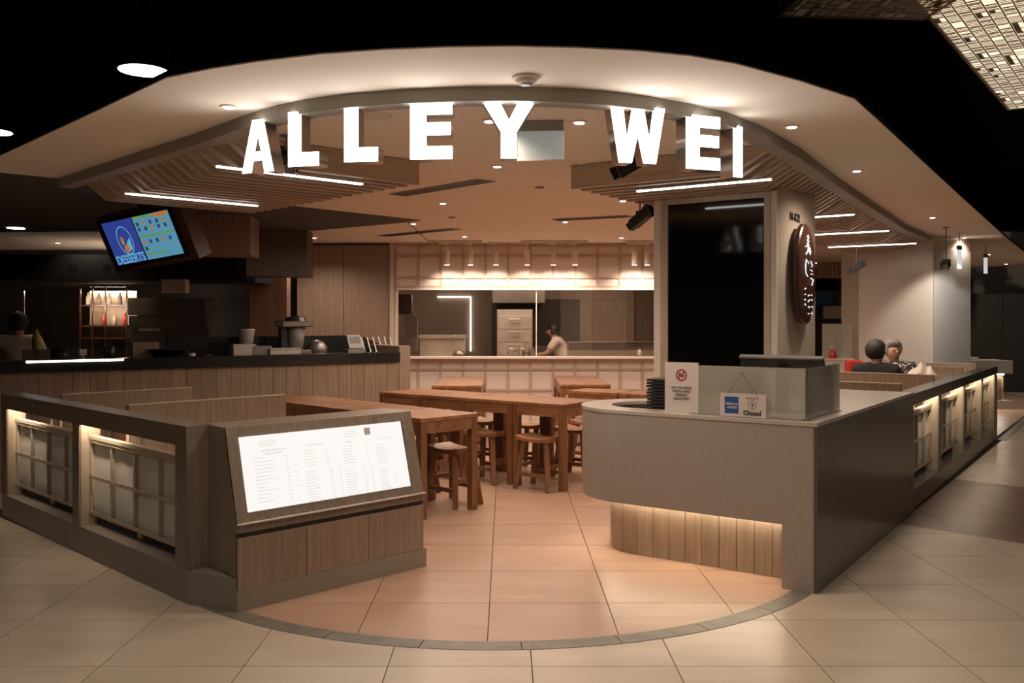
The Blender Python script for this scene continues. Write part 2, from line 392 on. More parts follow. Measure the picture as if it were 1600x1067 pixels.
struct('ceiling', MB().prism(inn+[(6.33, 17.5), (-1.0, 17.5), (-1.0, 9.42), (-.84, 9.22), (-1.84, 8.1), (-3.1, 6.6)], CZ, CZ+.1), 'ceil')
struct('ceiling', MB().prism([(-3.12, 6.58), (-1.85, 8.13), (-.86, 9.24), (-2.26, 10.36), (-2.26, 10.5), (-14, 10.5), (-14, 6.1), (-3.6, 6.115), (-3.2, 6.49)], CZ, CZ+.1), 'dkceil')
struct('ceiling', MB().prism([(-14, 10.52), (-2.28, 10.52), (-2.24, 10.38), (-1.02, 9.44), (-1.02, 17.5), (-14, 17.5)], CZ, CZ+.1), 'ceil')
mb = MB(); lo = BAND+inn[::-1]; mb.prism(lo, CZ-.062, CZ+.003)
struct('trim_1', mb, 'band')
struct('ceiling', MB().box(-14, 18, -6, 22, 3.9, 4.0), 'void')
mb = MB()                                        # dark ducts of the open mall ceiling
mb.tube([(-6, 2.2, 3.5), (7, 4.3, 3.5)], .16, 12)
duct = link('ventilation_duct', mb, 'void'); tag(duct, 'dark round ventilation duct in the black ceiling void above the soffit', 'duct')

# ------------------------------------------------------------------ outer dark shell
struct('wall_back', MB().box(-14, 18, 19.0, 19.1, 0, 3.9), 'black')
struct('wall_left', MB().box(-12.1, -12.0, -6, 19, 0, 3.9), 'black')
struct('wall_right', MB().box(15.0, 15.1, -6, 19, 0, 3.9), 'black')
struct('wall_front', MB().box(-12, 15, -6.1, -6.0, 0, 3.9), M['dkceil'])

# ------------------------------------------------------------------ ceiling slat canopies
def canopy(name, label, fr, rows, inner, band_of, bend, leds, spacing, th=.055):
    t = thing(name, label, 'ceiling canopy', fr.p(0, 0), fr.a)
    cache = {}
    for k in rows:
        u0 = band_of(k)
        if k > rows[0]+1e-6 and False: pass
        prof = [(u0, CZ-.004), (u0, CZ-.03), (u0+bend, CZ-.15), (inner, CZ-.15), (inner, CZ-.004)]
        link('slat', MB().xprism(prof, k, k+th), 'slat', t)
    return t
def band_local(fr, line):
    pts = [fr.l(*p) for p in line]
    def f(v):
        best = None
        for a, b in zip(pts, pts[1:]):
            if (a[0]-v)*(b[0]-v) <= 0 and abs(a[0]-b[0]) > 1e-6:
                w = a[1]+(b[1]-a[1])*(v-a[0])/(b[0]-a[0]); best = w if best is None else max(best, w)
        return best if best is not None else pts[-1][1]
    return f
inr = offs(BAND, .115)
rows = [.23+.13*i for i in range(66)]
canopy('slatted_canopy', 'long ceiling canopy of pale wooden slats running over the counter and right booths', FR, rows, 1.63, band_local(FR, inr[11:]), .22, None, .13)
FL = Frame(-1.204, 4.383, math.radians(133.4-180+0))   # x towards the front, y into the shop
FLb = band_local(FL, inr[:6])
rows = [-.60-.125*i for i in range(18)]
canopy('slatted_canopy', 'shorter ceiling canopy of pale wooden slats hanging left beside the bar screen', FL, rows, 1.42, lambda v: max(FLb(v), .08), .16, None, .125)

def led(fr, x, y0, y1, label, z=CZ-.153):
    t = thing('linear_light', label, 'light', fr.p(x, (y0+y1)/2, z-.012), fr.a, 'slim white linear lights under the slats')
    h = (y1-y0)/2
    B('housing', 'white', t, -.017, .017, -h-.01, h+.01, .004, .012)
    B('diffuser', 'led', t, -.013, .013, -h, h, -.004, .004)
led(FL, -.70, .14, 1.09, 'linear light crossing behind the sign letters A and L on the left canopy')
led(FL, -2.14, .19, 1.15, 'linear light at the far end of the left canopy above the bar screen')
led(FR, .50, .40, 1.285, 'linear light under the right canopy directly in front of the black column screen')
led(FR, 2.70, .47, 1.3, 'linear light just right of the column, nearest and shortest of the row')
led(FR, 4.29, .55, 1.45, 'linear light right of the column, second of the row behind it')
led(FR, 6.0, .63, 1.58, 'linear light right of the column, third of the row behind it')
led(FR, 7.85, .73, 1.60, 'linear light at the far end of the right canopy by the grey pillar')

# ------------------------------------------------------------------ sign letters
def glyph(ch):
    H = .25
    if ch == 'A': return [[(0, 0), (.052, 0), (.064, .055), (.124, .055), (.136, 0), (.188, 0), (.126, H), (.062, H)], [(.072, .098), (.116, .098), (.094, .190)]]
    if ch == 'L': return [[(0, 0), (.155, 0), (.155, .062), (.064, .062), (.064, H), (0, H)]]
    if ch == 'E': return [[(0, 0), (.185, 0), (.185, .056), (.071, .056), (.071, .106), (.178, .106), (.178, .160), (.071, .160), (.071, .196), (.185, .196), (.185, H), (0, H)]]
    if ch == 'Y': return [[(.070, 0), (.138, 0), (.138, .115), (.220, H), (.148, H), (.105, .165), (.062, H), (-.012, H), (.070, .115)]]
    if ch == 'W': return [[(.037, 0), (.097, 0), (.125, .128), (.153, 0), (.212, 0), (.254, H), (.200, H), (.180, .105), (.153, H), (.100, H), (.074, .105), (.055, H), (-.003, H)]]
    if ch == 'I': return [[(0, 0), (.062, 0), (.062, H), (0, H)]]
def tri_face(loops, y):
    cu = bpy.data.curves.new('t', 'CURVE'); cu.dimensions = '2D'; cu.fill_mode = 'BOTH'
    return cu
def letter(ch, x, y, rz, label, w):
    t = thing('sign_letter', label, 'sign letter', (x, y, 2.155), rz, 'lit letters of the shop sign')
    cu = bpy.data.curves.new('t', 'CURVE'); cu.dimensions = '2D'; cu.fill_mode = 'BOTH'; cu.extrude = .046
    loops = glyph(ch); cx = w/2
    for lp in loops:
        s = cu.splines.new('POLY'); s.points.add(len(lp)-1); s.use_cyclic_u = True
        for i, (a, b) in enumerate(lp): s.points[i].co = (a-cx, b, 0, 1)
    for nm, ex, mt, yy in (('casing', .042, 'alu', 0.0), ('face', .003, 'letter', -.0455)):
        cu.extrude = ex
        tmp = bpy.data.objects.new('tmp', cu); COL.objects.link(tmp); bpy.context.view_layer.update()
        me = bpy.data.meshes.new_from_object(tmp.evaluated_get(bpy.context.evaluated_depsgraph_get())); bpy.data.objects.remove(tmp)
        me.materials.clear(); me.materials.append(M[mt]); o = bpy.data.objects.new(nm, me); COL.objects.link(o); o.parent = t
        o.rotation_euler = (PI/2, 0, 0); o.location = (0, yy, 0)
    B('fixing', 'alu', t, -.01, .01, -.01, .01, .245, 2.392-2.155)
    B('hanger', 'alu', t, -.035, .035, -.02, .02, .2365, .2365+.001)
LET = [('A', 413, 4.38, 26), ('L', 482, 4.21, 17), ('L', 569, 4.09, 9), ('E', 676, 4.03, 3), ('Y', 795, 4.01, -1), ('W', 990, 4.13, -12), ('E', 1090, 4.30, -22), ('I', 1142, 4.53, -34)]
LW = {'A': .188, 'L': .155, 'E': .185, 'Y': .21, 'W': .245, 'I': .062}
LN = ['white lit letter A, leftmost of the shop sign', 'white lit letter L right after the A in the shop sign', 'white lit letter L just before the E in the first word', 'white lit letter E before the Y in the first word',
      'white lit letter Y in front of the exit sign', 'white lit letter W starting the second word', 'white lit letter E after the W in the second word', 'white lit letter I, rightmost of the shop sign']
for (ch, px, Y, a), lb in zip(LET, LN):
    letter(ch, (px-790)*Y/1420, Y, -math.radians(a), lb, LW[ch])

# ------------------------------------------------------------------ downlights and ceiling fittings
def cpt(px, py, z=CZ):
    Y = (z-1.455)*1420/(498-py); return ((px-790)*Y/1420, Y)
dl = None
def downlight(px, py, label, e, col=WARM, r=.023, face='lampface', size=2.6, z=CZ):
    x, y = cpt(px, py, z)
    t = thing('downlight', label, 'light', (x, y, z), 0, 'small recessed ceiling downlights')
    mb = MB(); n = 20
    mb.lathe([(r+.018, -.0065), (r+.018, -.001)], n); link('trim_ring', mb, 'white', t, smooth=False)
    link('lamp_lens', MB().lathe([(r, -.0105), (r, -.0066)], n), face, t)
    if e: lamp('downlight_beam', 'SPOT', (0, 0, -.03), e, col, t, spot_size=size, spot_blend=.7, shadow_soft_size=.04)
    return t
DLS = [(358, 166, 'soffit left of the letter A', 16, SOFT), (1237, 197, 'soffit right of the letter I', 16, SOFT), (1339, 266, 'right arm of the soffit, second along', 16, SOFT), (1457, 339, 'right arm of the soffit, third along', 14, SOFT),
       (1507, 371, 'right arm of the soffit, fourth along', 12, SOFT), (765, 188, 'ceiling behind the left arm of the Y', 20, WARM), (905, 190, 'ceiling between the exit sign and the W', 20, WARM), (777, 259, 'ceiling just below the foot of the Y', 24, WARM),
       (628, 287, 'ceiling at the tip of the left canopy', 20, WARM), (692, 317, 'ceiling between the two left air slots', 24, WARM), (646, 349, 'ceiling above the far left air slot', 20, WARM), (726, 369, 'ceiling in front of the track spots at left', 20, WARM),
       (491, 371, 'ceiling in front of the wooden cupboard doors', 26, WARM), (883, 346, 'ceiling below the right air slot', 24, WARM), (973, 313, 'ceiling just before the right canopy tip', 20, WARM), (971, 371, 'ceiling in front of the track spots at right', 20, WARM),
       (1545, 397, 'far right ceiling beside the hanging signs', 10, WARM), (1572, 412, 'far right ceiling, nearest the dark corridor', 10, WARM), (1276, 410, 'far ceiling seen right beside the column', 10, WARM), (1310, 414, 'far ceiling low behind the column, furthest back', 8, WARM),
       (90, 379, 'dark ceiling at far left below the soffit end', 4, WARM)]
for px, py, lb, e, c in DLS: downlight(px, py, 'small round downlight in the '+lb, e, c)
def disc(name, label, cat, px, py, prof, mat, z=CZ):
    x, y = cpt(px, py, z); o = link(name, MB().lathe(prof, 20), mat, smooth=False, loc=(x, y, z)); return tag(o, label, cat)
sd = disc('smoke_detector', 'round smoke detector on the soffit above the letter Y', 'smoke detector', 822, 120, [(.032, -.03), (.042, -.024), (.046, -.012), (.058, -.009), (.058, -.001)], 'white')
link('sensor_cap', MB().lathe([(.02, -.036), (.03, -.0302)], 16), 'greyp', sd)
disc('ceiling_speaker', 'round flush ceiling speaker behind the second letter L', 'speaker', 585, 180, [(.085, -.008), (.09, -.001)], 'white')
disc('sprinkler_cover', 'small round sprinkler plate under the exit sign', 'sprinkler', 843, 292, [(.03, -.012), (.04, -.001)], 'greyp')
disc('sprinkler_cover', 'small round sprinkler plate above the far left air slot', 'sprinkler', 706, 339, [(.03, -.012), (.04, -.001)], 'greyp')
# linear air slots
def slot(p0, p1, w, label):
    a = Vector(cpt(*p0)); b = Vector(cpt(*p1)); d = b-a; L = d.length
    t = thing('air_slot_diffuser', label, 'air vent', (*((a+b)/2), CZ), math.atan2(d.y, d.x))
    B('frame', 'band', t, -L/2, L/2, -w/2, w/2, -.008, -.001)
    for k in range(4): y = -w/2+.018+k*(w-.03)/4; B('louvre', 'blackp', t, -L/2+.02, L/2-.02, y, y+.012, -.011, -.0085)
slot((622, 304), (760, 281), .17, 'long dark air slot in the ceiling below letter E')
slot((600, 368), (712, 357), .17, 'long dark air slot in the ceiling further back at left')
slot((866, 343), (985, 337), .17, 'long dark air slot in the ceiling beside the right canopy')
# big round lamps of the mall ceiling
def bigdown(px, py, r, label, z=3.0, e=60):
    x, y = cpt(px, py, z)
    t = thing('round_ceiling_lamp', label, 'light', (x, y, z), 0)
    link('housing', MB().lathe([(r+.012, 0), (r+.012, .16), (.03, .17), (.03, 3.9-z-.002)], 28), 'void', t)
    link('lamp_face', MB().lathe([(r, -.004), (r, -.0005)], 28), 'bigface', t)
    lamp('lamp_beam', 'SPOT', (0, 0, -.03), e, NEUT, t, spot_size=1.9, spot_blend=.8, shadow_soft_size=r)
bigdown(224, 110, .147, 'large round glowing lamp in the black ceiling above the left soffit')
bigdown(-12, 206, .15, 'large round lamp at the very left edge of the black ceiling', e=20)
x, y = cpt(25, 356)
t = thing('round_ceiling_lamp', 'flat round lamp in the dark low ceiling at far left', 'light', (x, y, CZ))
link('lamp_face', MB().lathe([(.09, -.008), (.09, -.001)], 24), 'bigface', t); lamp('lamp_beam', 'SPOT', (0, 0, -.03), 4, WARM, t, spot_size=1.8, shadow_soft_size=.08)

# exit sign (seen from the back)
x, y = (845-790)*4.6/1420, 4.6
t = thing('exit_sign', 'pale acrylic exit sign hanging behind the letter Y', 'exit sign', (x, y, 0), math.radians(-4))
B('housing', 'band', t, -.115, .115, -.02, .02, 2.405, CZ-.002)
B('panel', 'exitglass', t, -.118, .118, -.004, .004, 2.262, 2.4045)
text('lettering', 'EXIT', .115, 'ceram', t, (0, .0052, 2.328), (PI/2, 0, PI), off=.003)
B('lower_edge', 'paper', t, -.12, .12, -.006, .006, 2.254, 2.2615)

# black theatre-like spot heads
def spothead(px, py, Y, z0, label, yaw, pitch, e=0, arm=.0):
    z = 1.455+(498-py)*Y/1420; x = (px-790)*Y/1420
    t = thing('black_spotlight', label, 'spotlight', (x, Y, z0)); t.scale = (.72, .72, .72); z = z0+(z-z0)/.72
    link('mount_plate', MB().lathe([(.05, -.012), (.05, -.001)], 16), 'greyp', t)
    link('drop_rod', MB().tube([(0, 0, -.012), (0, 0, z-z0+.07)], .008, 8), 'greyp', t)
    R = Matrix.Rotation(yaw, 4, 'Z') @ Matrix.Rotation(pitch, 4, 'X'); R.translation = Vector((0, 0, z-z0))
    yk = MB()
    for s in (-1, 1): yk.box(s*.062-.003, s*.062+.003, -.012, .012, -.01, .075)
    yk.box(-.065, .065, -.012, .012, .07, .076); link('yoke', yk, 'blackp', t, loc=(0, 0, z-z0), rot=(0, 0, yaw))
    h = MB().box(-.055, .055, -.10, .10, -.05, .05, R); h.box(-.045, .045, .10, .15, -.04, .04, R)
    link('lamp_body', h, 'blackp', t, bevel=.006)
    s = MB()
    for a in (-.06, .056): s.box(a, a+.004, -.16, -.10, -.05, .05, R)
    s.box(-.06, .06, -.16, -.10, .05, .054, R); link('barn_door', s, 'blackp', t)
    l = link('lens', MB().box(-.045, .045, -.103, -.1005, -.04, .04, R), 'greyp', t)
    return t
spothead(447, 250, 4.95, CZ, 'black spotlight hanging between the letters A and L', .5, .7)
spothead(986, 258, 5.2, CZ, 'black spotlight hanging behind the letter W', -1.2, .5)
spothead(1000, 342, 6.6, CZ-.15, 'black spotlight hanging in front of the column corner', .9, -.6)
spothead(1478, 413, 9.9, CZ-.001, 'black spotlight aimed at the grey pillar at far right', -.6, .3)
spothead(1338, 418, 10.6, CZ-.15, 'black spotlight hanging left of the cream pillar', 1.2, -.5)

# ------------------------------------------------------------------ right wing: quartz reception counter
cnt = thing('reception_counter', 'grey speckled quartz reception counter with rounded end and glowing recess', 'counter', FR.p(0, 0), FR.a)
# local x = v (back), y = u (along the front)
def cc(R, a0, a1, n, c=(.45, 1.154)): return [(c[0]+R*math.cos(math.radians(a0+(a1-a0)*i/n)), c[1]+R*math.sin(math.radians(a0+(a1-a0)*i/n))) for i in range(n+1)]
# front apron (curved sheet 4 cm thick) from z .345 to .885
outer = [(0, .0)]+cc(.45, 180, 0, 30)
inner = [(.04, .0)]+cc(.41, 180, 0, 30)
mb = MB().prism(outer+[(.9, 1.0), (.86, 1.0)]+inner[::-1], .345, .883)
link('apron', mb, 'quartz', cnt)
B('end_pier', 'quartz', cnt, .0, .06, .0, .17, 0, .345)
# long side slab facing the concourse
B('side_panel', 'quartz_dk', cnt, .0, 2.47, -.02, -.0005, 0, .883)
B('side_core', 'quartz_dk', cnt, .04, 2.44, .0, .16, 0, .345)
# recess wall made of planks
rp = [(.182, y) for y in (.175,)]
path = [(.182, .175+.001*i) for i in range(0, 980)]
path = path+cc(.268, 180, 20, 500)
segs = []; acc = 0; last = path[0]; start = path[0]; cur = [path[0]]
for p in path[1:]:
    acc += math.dist(p, last); last = p; cur.append(p)
    if acc >= .105: segs.append(cur); cur = [p]; acc = 0
for sg in segs:
    pts = [sg[int(k*(len(sg)-1)/3)] for k in range(4)]
    a, b = Vector(pts[0]), Vector(pts[-1]); d = (b-a).normalized(); n = Vector((d.y, -d.x))   # inward
    pts = [tuple(Vector(pts[0])+d*.0018)]+pts[1:3]+[tuple(Vector(pts[-1])-d*.0018)]
    back = [(p[0]+n.x*.018, p[1]+n.y*.018) for p in pts]
    link('plank', MB().prism(pts+back[::-1], .002, .36), 'oak_lt', cnt)
core = [(.205, .17)]+cc(.245, 180, 0, 20)+[(.69, .17)]
link('recess_core', MB().prism(core, .001, .34), 'blackp', cnt)
# underside and warm strip
und = [(.041, .17)]+cc(.409, 180, 0, 24)+[(.859, .17)]
link('underside', MB().prism(und, .365, .383), 'white', cnt)
st = [(.165, .18)]+cc(.285, 180, 20, 24); st2 = [(.178, .18)]+cc(.272, 180, 20, 24)
M['ledrecess'] = glow('recess_led', (1.0, .86, .66), 32)
link('glow_strip', MB().prism(st+st2[::-1], .355, .3645), 'ledrecess', cnt)
# top
top = [(-.004, -.02)]+[(-.004, 1.154)]+cc(.454, 180, 0, 30)[1:]+[(.904, 1.02)]
hole = [(.72, 1.02)]+cc(.26, 0, 180, 20)[0:]+[(.19, .56)]
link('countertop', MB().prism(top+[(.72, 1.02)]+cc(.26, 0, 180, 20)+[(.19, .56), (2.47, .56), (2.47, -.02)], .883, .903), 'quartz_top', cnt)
link('inner_worktop', MB().prism([(.195, .57)]+cc(.255, 180, 0, 20)+[(.70, .57)], .74, .76), 'quartz_top', cnt)

# booth wall (shared by both wings)
def shoji(t, x0, x1, y, z0, z1, cols, sgn):
    p = B('shoji_panel', 'screenpane', t, x0, x1, min(y+sgn*.012, y+sgn*.018), max(y+sgn*.012, y+sgn*.018), z0, z1)
    w = (x1-x0)/cols
    for i in range(cols+1):
        xx = min(max(x0+i*w-.009, x0), x1-.018); B('lattice_upright', 'oak_lt', p, xx, xx+.018, min(y-sgn*.012, y+sgn*.0118), max(y-sgn*.012, y+sgn*.0118), z0, z1)
    for z in (z0, (z0+z1)/2-.01, z1-.02): 
        B('lattice_rail', 'oak_lt', p, x0, x1, min(y-sgn*.016, y-sgn*.0122), max(y-sgn*.016, y-sgn*.0122), z, z+.022)
    B('top_ledge', 'oak_lt', p, x0, x1, min(y-sgn*.02, y+sgn*.02), max(y-sgn*.02, y+sgn*.02), z1+.0005, z1+.022)
    for xx in (x0+.5*(x1-x0)-.02,): B('hanger_post', 'oak_lt', p, xx, xx+.04, min(y+sgn*.0185, y+sgn*.04), max(y+sgn*.0185, y+sgn*.04), z0-.05, .80)
    return p
def booth_wall(t, ops, x0, x1, sgn, top, face, rail, plinthmat, jamb_at, plz):
    # wall face at y = 0, interior towards sgn*y, thickness .13
    T = .13
    def bx(n, m, a, b, c, d, e, f, **k): return B(n, m, t, a, b, min(c*sgn, d*sgn), max(c*sgn, d*sgn), e, f, **k)
    bx('plinth', plinthmat, x0, x1, .0, T+.03, 0, plz)
    bx('top_rail', rail, x0, x1, .0125, T+.004, .83, top)
    bx('rail_face', rail, x0, x1, -.004, .012, .80, top)
    xs = [x0]+[v for o in ops for v in o]+[x1]
    for i in range(0, len(xs), 2):
        a, b = xs[i], xs[i+1]
        if b-a > .004:
            bx('post', face, a, b, .0125, T, plz+.0005, .8295); bx('post_face', face, a, b, .0, .012, plz+.0005, .7995)
    for (a, b) in ops:
        shoji(t, a+.002, b-.002-(.0), sgn*.075, .235, .705, 4, sgn)
        j = (a+.0005, a+.004) if jamb_at < 0 else (b-.004, b-.0005)
        bx('jamb_lining', 'oak_lt', j[0], j[1], .012, T-.002, plz+.0006, .7994)
        bx('light_strip', 'ledwarm', (a+.02 if jamb_at < 0 else b-.5), (a+.5 if jamb_at < 0 else b-.02), .016, .028, .818, .8290)
        bx('lower_gap_shade', 'kitdark', a+.001, b-.001, T-.02, T-.012, plz+.001, .233)  # dark sheet, shade of the gap below the shoji put into its colour
lw = thing('booth_partition', 'low taupe oak booth partition with two lit shoji openings at left', 'partition', FW.p(0, 0), FW.a)
booth_wall(lw, [(-2.80, -1.527), (-1.42, -.112)], -2.90, .02, 1, .905, 'oak_dk', 'oak_h', 'plinth', -1, .168)
rw = thing('booth_partition', 'low booth partition with four lit shoji openings along the right walkway', 'partition', FR.p(0, 0), FR.a)
booth_wall(rw, [(2.50, 3.64), (3.74, 4.98), (5.04, 6.19), (6.27, 7.24)], 2.475, 7.45, 1, .885, 'oak_dk', 'quartz_dk', 'quartz_dk', 1, .15)
# left wall corner plinth piece joining to the cabinet
a = FW.p(.022, .001)[:2]; b = FC.p(-.002, .0)[:2]
link('corner_plinth', MB().prism([FW.l(*FW.p(.0215, .0)[:2]), FW.l(*FC.p(-.004, -.0)[:2]), FW.l(*FC.p(-.004, .33)[:2]), (.0215, .30)], 0, .168), 'plinth', lw)

# ------------------------------------------------------------------ menu cabinet with light box
cab = thing('menu_cabinet', 'taupe wood cabinet with sloped glowing menu board near the left entrance corner', 'cabinet', FC.p(0, 0), FC.a)
LN_ = 1.195
B('plinth', 'plinth', cab, -.003, LN_+.015, -.004, .375, 0, .107)
prof = [(0.0, .43), (0, .388), (.37, .388), (.37, .905), (.125, .905)]
link('body', MB().xprism(prof, .0, LN_), 'oak_dk', cab, bevel=.002)
B('lower_body', 'oak_dk', cab, .0, LN_, .018, .37, .1075, .3875)
B('shadow_gap', 'kitdark', cab, .004, LN_-.004, .010, .0175, .366, .3872)
for k in range(3):
    x0 = .002+k*(LN_-.004)/3
    B('door', 'cabwood', cab, x0+.0015, x0+(LN_-.004)/3-.0015, .0, .0098, .108, .364, bevel=.001)
B('edge_trim', 'paper', cab, .0, LN_, -.016, -.0005, .4305, .4375)
link('corner_trim', MB().beam((-.0035, .0, .44), (-.0035, .124, .903), .006, .006), 'chrome', cab)
sl = Vector((0, .125, .475)).normalized(); nrm = Vector((0, -.475, .125)).normalized()
SM = Matrix((( 1, 0, 0, 0), (0, sl.y, nrm.y, 0), (0, sl.z, nrm.z, .43), (0, 0, 0, 1)))   # local x, along slope, normal
lb = link('light_box', MB().box(.066, 1.10, .055, .435, .0008, .006, SM), 'lightbox', cab)
fr_ = MB().box(1.1003, 1.108, .055, .435, .0008, .009, SM); link('bright_edge', fr_, 'chrome', cab)
prn = MB()
def slab(x0, x1, y0, y1, mb=prn, z=.0066): mb.box(x0, x1, y0, y1, .0062, z, SM)
rr = random.Random(3)
def words_line(x, y, w, h=.0045):
    e = x+w
    while x < e:
        k = rr.uniform(.008, .026); slab(x, min(x+k, e), y, y+h); x += k+.004
for i in range(13):
    y = .315-i*.0185; words_line(.13, y, rr.uniform(.05, .13)); words_line(.31, y, .02)
    if i % 2: words_line(.36, y, .018)
words_line(.17, .40, .11); words_line(.17, .388, .11); words_line(.17, .376, .10); words_line(.18, .349, .15, .008); words_line(.20, .332, .10, .009)
for i in range(6): words_line(.43, .325-i*.016, rr.uniform(.05, .10)); words_line(.56, .325-i*.016, .02)
for i in range(11): words_line(.42, .215-i*.0155, rr.uniform(.05, .09)); words_line(.57, .215-i*.0155, .025); words_line(.63, .215-i*.0155, .015)
for i in range(7): words_line(.67, .325-i*.0155, rr.uniform(.05, .10)); words_line(.83, .325-i*.0155, .015)
for i in range(11): words_line(.67, .20-i*.0145, rr.uniform(.05, .09)); words_line(.79, .20-i*.0145, .02); words_line(.84, .20-i*.0145, .015)
for i in range(8): words_line(.90, .31-i*.0145, rr.uniform(.04, .08))
for i in range(9): words_line(.90, .17-i*.0135, rr.uniform(.04, .07)); words_line(1.0, .17-i*.0135, .01)
words_line(.70, .405, .08); words_line(.70, .392, .09); words_line(.70, .378, .08); words_line(.92, .345, .10); words_line(.45, .352, .10, .007); words_line(.70, .345, .05, .008)
link('menu_print', prn, 'faint', lb, kind='stuff')
link('logo_square', MB().box(.835, .875, .378, .418, .0062, .0068, SM), 'greysq', lb)

# ------------------------------------------------------------------ booth benches and booth tables
def bench(fr, x, y0, y1, sgn, label, seat=True, h=.925):
    t = thing('booth_bench', label, 'bench', fr.p(x, y0), fr.a, 'pale oak booth benches')
    L = y1-y0
    B('backrest', 'oak', t, -.02, .02, 0, L, .0, h)
    B('back_cap', 'oak_lt', t, -.022, .022, 0, L, h+.0005, h+.006)
    if seat:
        a, b = (.0205, .40) if sgn > 0 else (-.40, -.0205)
        B('seat', 'oak', t, a, b, .0, L-.04, .40, .44)
        B('seat_base', 'oak_dk', t, a+(.0 if sgn > 0 else .06), b-(.06 if sgn > 0 else 0), .02, L-.06, 0, .3995)
    return t
def dining_table(label, cat='table'):
    t = thing('dining_table', label, cat)
    a = .57
    B('tabletop', 'table', t, .001, a-.001, .001, .558, .703, .735, bevel=.003)
    for (x, y) in ((.003, .003), (a-.063, .003), (.003, .497), (a-.063, .497)): B('leg', 'tableleg', t, x, x+.06, y, y+.06, 0, .7025, bevel=.003)
    B('apron', 'table', t, .0635, a-.0635, .006, .026, .62, .7025); B('apron', 'table', t, .0635, a-.0635, .533, .553, .62, .7025)
    B('apron', 'table', t, .006, .026, .0635, .4965, .62, .7025); B('apron', 'table', t, a-.026, a-.006, .0635, .4965, .62, .7025)
    return t
T0 = dining_table('square red-brown timber table at the near end of the row behind the menu cabinet')
first = [T0]
def put_table(x, y, a, label, group, sx=1, sy=1):
    o = first.pop() if first else copy_tree(T0)
    o.location = (x, y, 0); o.rotation_euler = (0, 0, a); o['label'] = label; o['group'] = group; o.scale = (sx, sy, 1)
    return o
ordn = ['nearest the aisle', 'second from the aisle', 'third from the aisle', 'last and furthest left']
for k in range(4):
    x, y, _ = FA.p(0, k*.562); put_table(x, y, FA.a, 'red-brown timber table in the row behind the menu cabinet, '+ordn[k], 'tables in the row behind the menu cabinet')
for k in range(4):
    x, y, _ = FB.p(0, k*.545); put_table(x, y, FB.a, 'red-brown timber table in the middle row, '+['front end by the quartz counter', 'second from the quartz counter', 'third from the quartz counter', 'far left end by the bar'][k], 'tables in the middle row', 1, .972)
put_table(-.80, 9.80, math.radians(-1), 'red-brown timber table before the kitchen window at left, front one of the pair', 'tables before the kitchen window', .95, 1.3)
put_table(-.80, 10.55, math.radians(-1), 'red-brown timber table before the kitchen window at left, back one of the pair', 'tables before the kitchen window', .95, 1.3)
put_table(.60, 9.95, math.radians(0), 'red-brown timber table before the kitchen window at right, front one of the pair', 'tables before the kitchen window', .97, 1.3)
put_table(.60, 10.70, math.radians(0), 'red-brown timber table before the kitchen window at right, back one of the pair', 'tables before the kitchen window', .97, 1.3)
FE = Frame(.62, 9.13, math.radians(-35))
for k in range(2):
    x, y, _ = FE.p(.58*k, 0); put_table(x, y, FE.a, 'red-brown timber table behind the stacked menus, '+['left one with pointed corner showing', 'right one half hidden by the column'][k], 'tables behind the stacked menus', .98, .7)
# booth tables (other make: fixed to the wall)
put_table(*FW.p(-.64, .32)[:2], FW.a, 'red-brown booth table seen through the near left shoji opening', 'booth tables at left', .85, 1.2)
put_table(*FW.p(-1.74, .32)[:2], FW.a, 'red-brown booth table seen through the far left shoji opening', 'booth tables at left', .85, 1.2)
put_table(*FR.p(4.98, .30)[:2], FR.a, 'red-brown booth table where the two women sit', 'booth tables at right', .7, 1.2)
bench(FW, -1.10, .168, 1.26, 1, 'oak bench back rising behind the left partition, nearer and taller looking one')
bench(FW, -2.20, .168, 1.12, 1, 'oak bench back rising behind the left partition, farther one at far left')
bench(FR, 2.98, .168, 1.45, 1, 'oak booth bench just beyond the quartz counter end', seat=False)
bench(FR, 4.40, .168, 1.45, 1, 'oak booth bench back directly in front of the woman in black')
bench(FR, 6.05, .168, 1.1, -1, 'oak booth bench behind the white bags')
bench(FR, 7.0, .168, .70, -1, 'oak booth bench nearest the grey pillar')

# ------------------------------------------------------------------ stools
def stool(label):
    t = thing('wooden_stool', label, 'stool')
    n = 8; top = []; bot = []
    for i in range(n+1):
        y = -.18+.36*i/n; s = (abs(y)/.18)**2*.022; top.append((y, .438+s)); bot.append((y, .405+s*.5))
    link('seat', MB().xprism(top+bot[::-1], -.125, .125), 'table', t, bevel=.004)
    for sx in (-1, 1):
        for sy in (-1, 1): link('leg', MB().beam((sx*.085, sy*.115, .408), (sx*.135, sy*.175, 0.003), .042, .038), 'tableleg', t)
    for sx in (-1, 1): link('stretcher', MB().beam((sx*.124, -.14, .13), (sx*.124, .14, .13), .022, .032), 'tableleg', t)
    for sy in (-1, 1): link('stretcher', MB().beam((-.10, sy*.150, .20), (.10, sy*.150, .20), .022, .032), 'tableleg', t)
    return t
S0 = stool('wooden saddle stool'); firsts = [S0]
def put_stool(x, y, a, label, group='saddle-seat wooden stools'):
    o = firsts.pop() if firsts else copy_tree(S0)
    o.location = (x, y, 0); o.rotation_euler = (0, 0, a); o['label'] = label; o['group'] = group
for k, (u, v, lb) in enumerate([(.58, .30, 'under the aisle end of the table row behind the menu cabinet'), (.66, .90, 'second along the aisle side of the cabinet-side row'), (.66, 1.45, 'third along the aisle side of the cabinet-side row'),
                                (.66, 2.0, 'last along the aisle side of the cabinet-side row'), (-.06, .33, 'on the cabinet side, its leg showing past the near table leg'), (-.10, .95, 'on the cabinet side, mostly hidden by the menu cabinet')]):
    x, y, _ = FA.p(u, v); put_stool(x, y, FA.a, 'dark red-brown saddle stool '+lb)
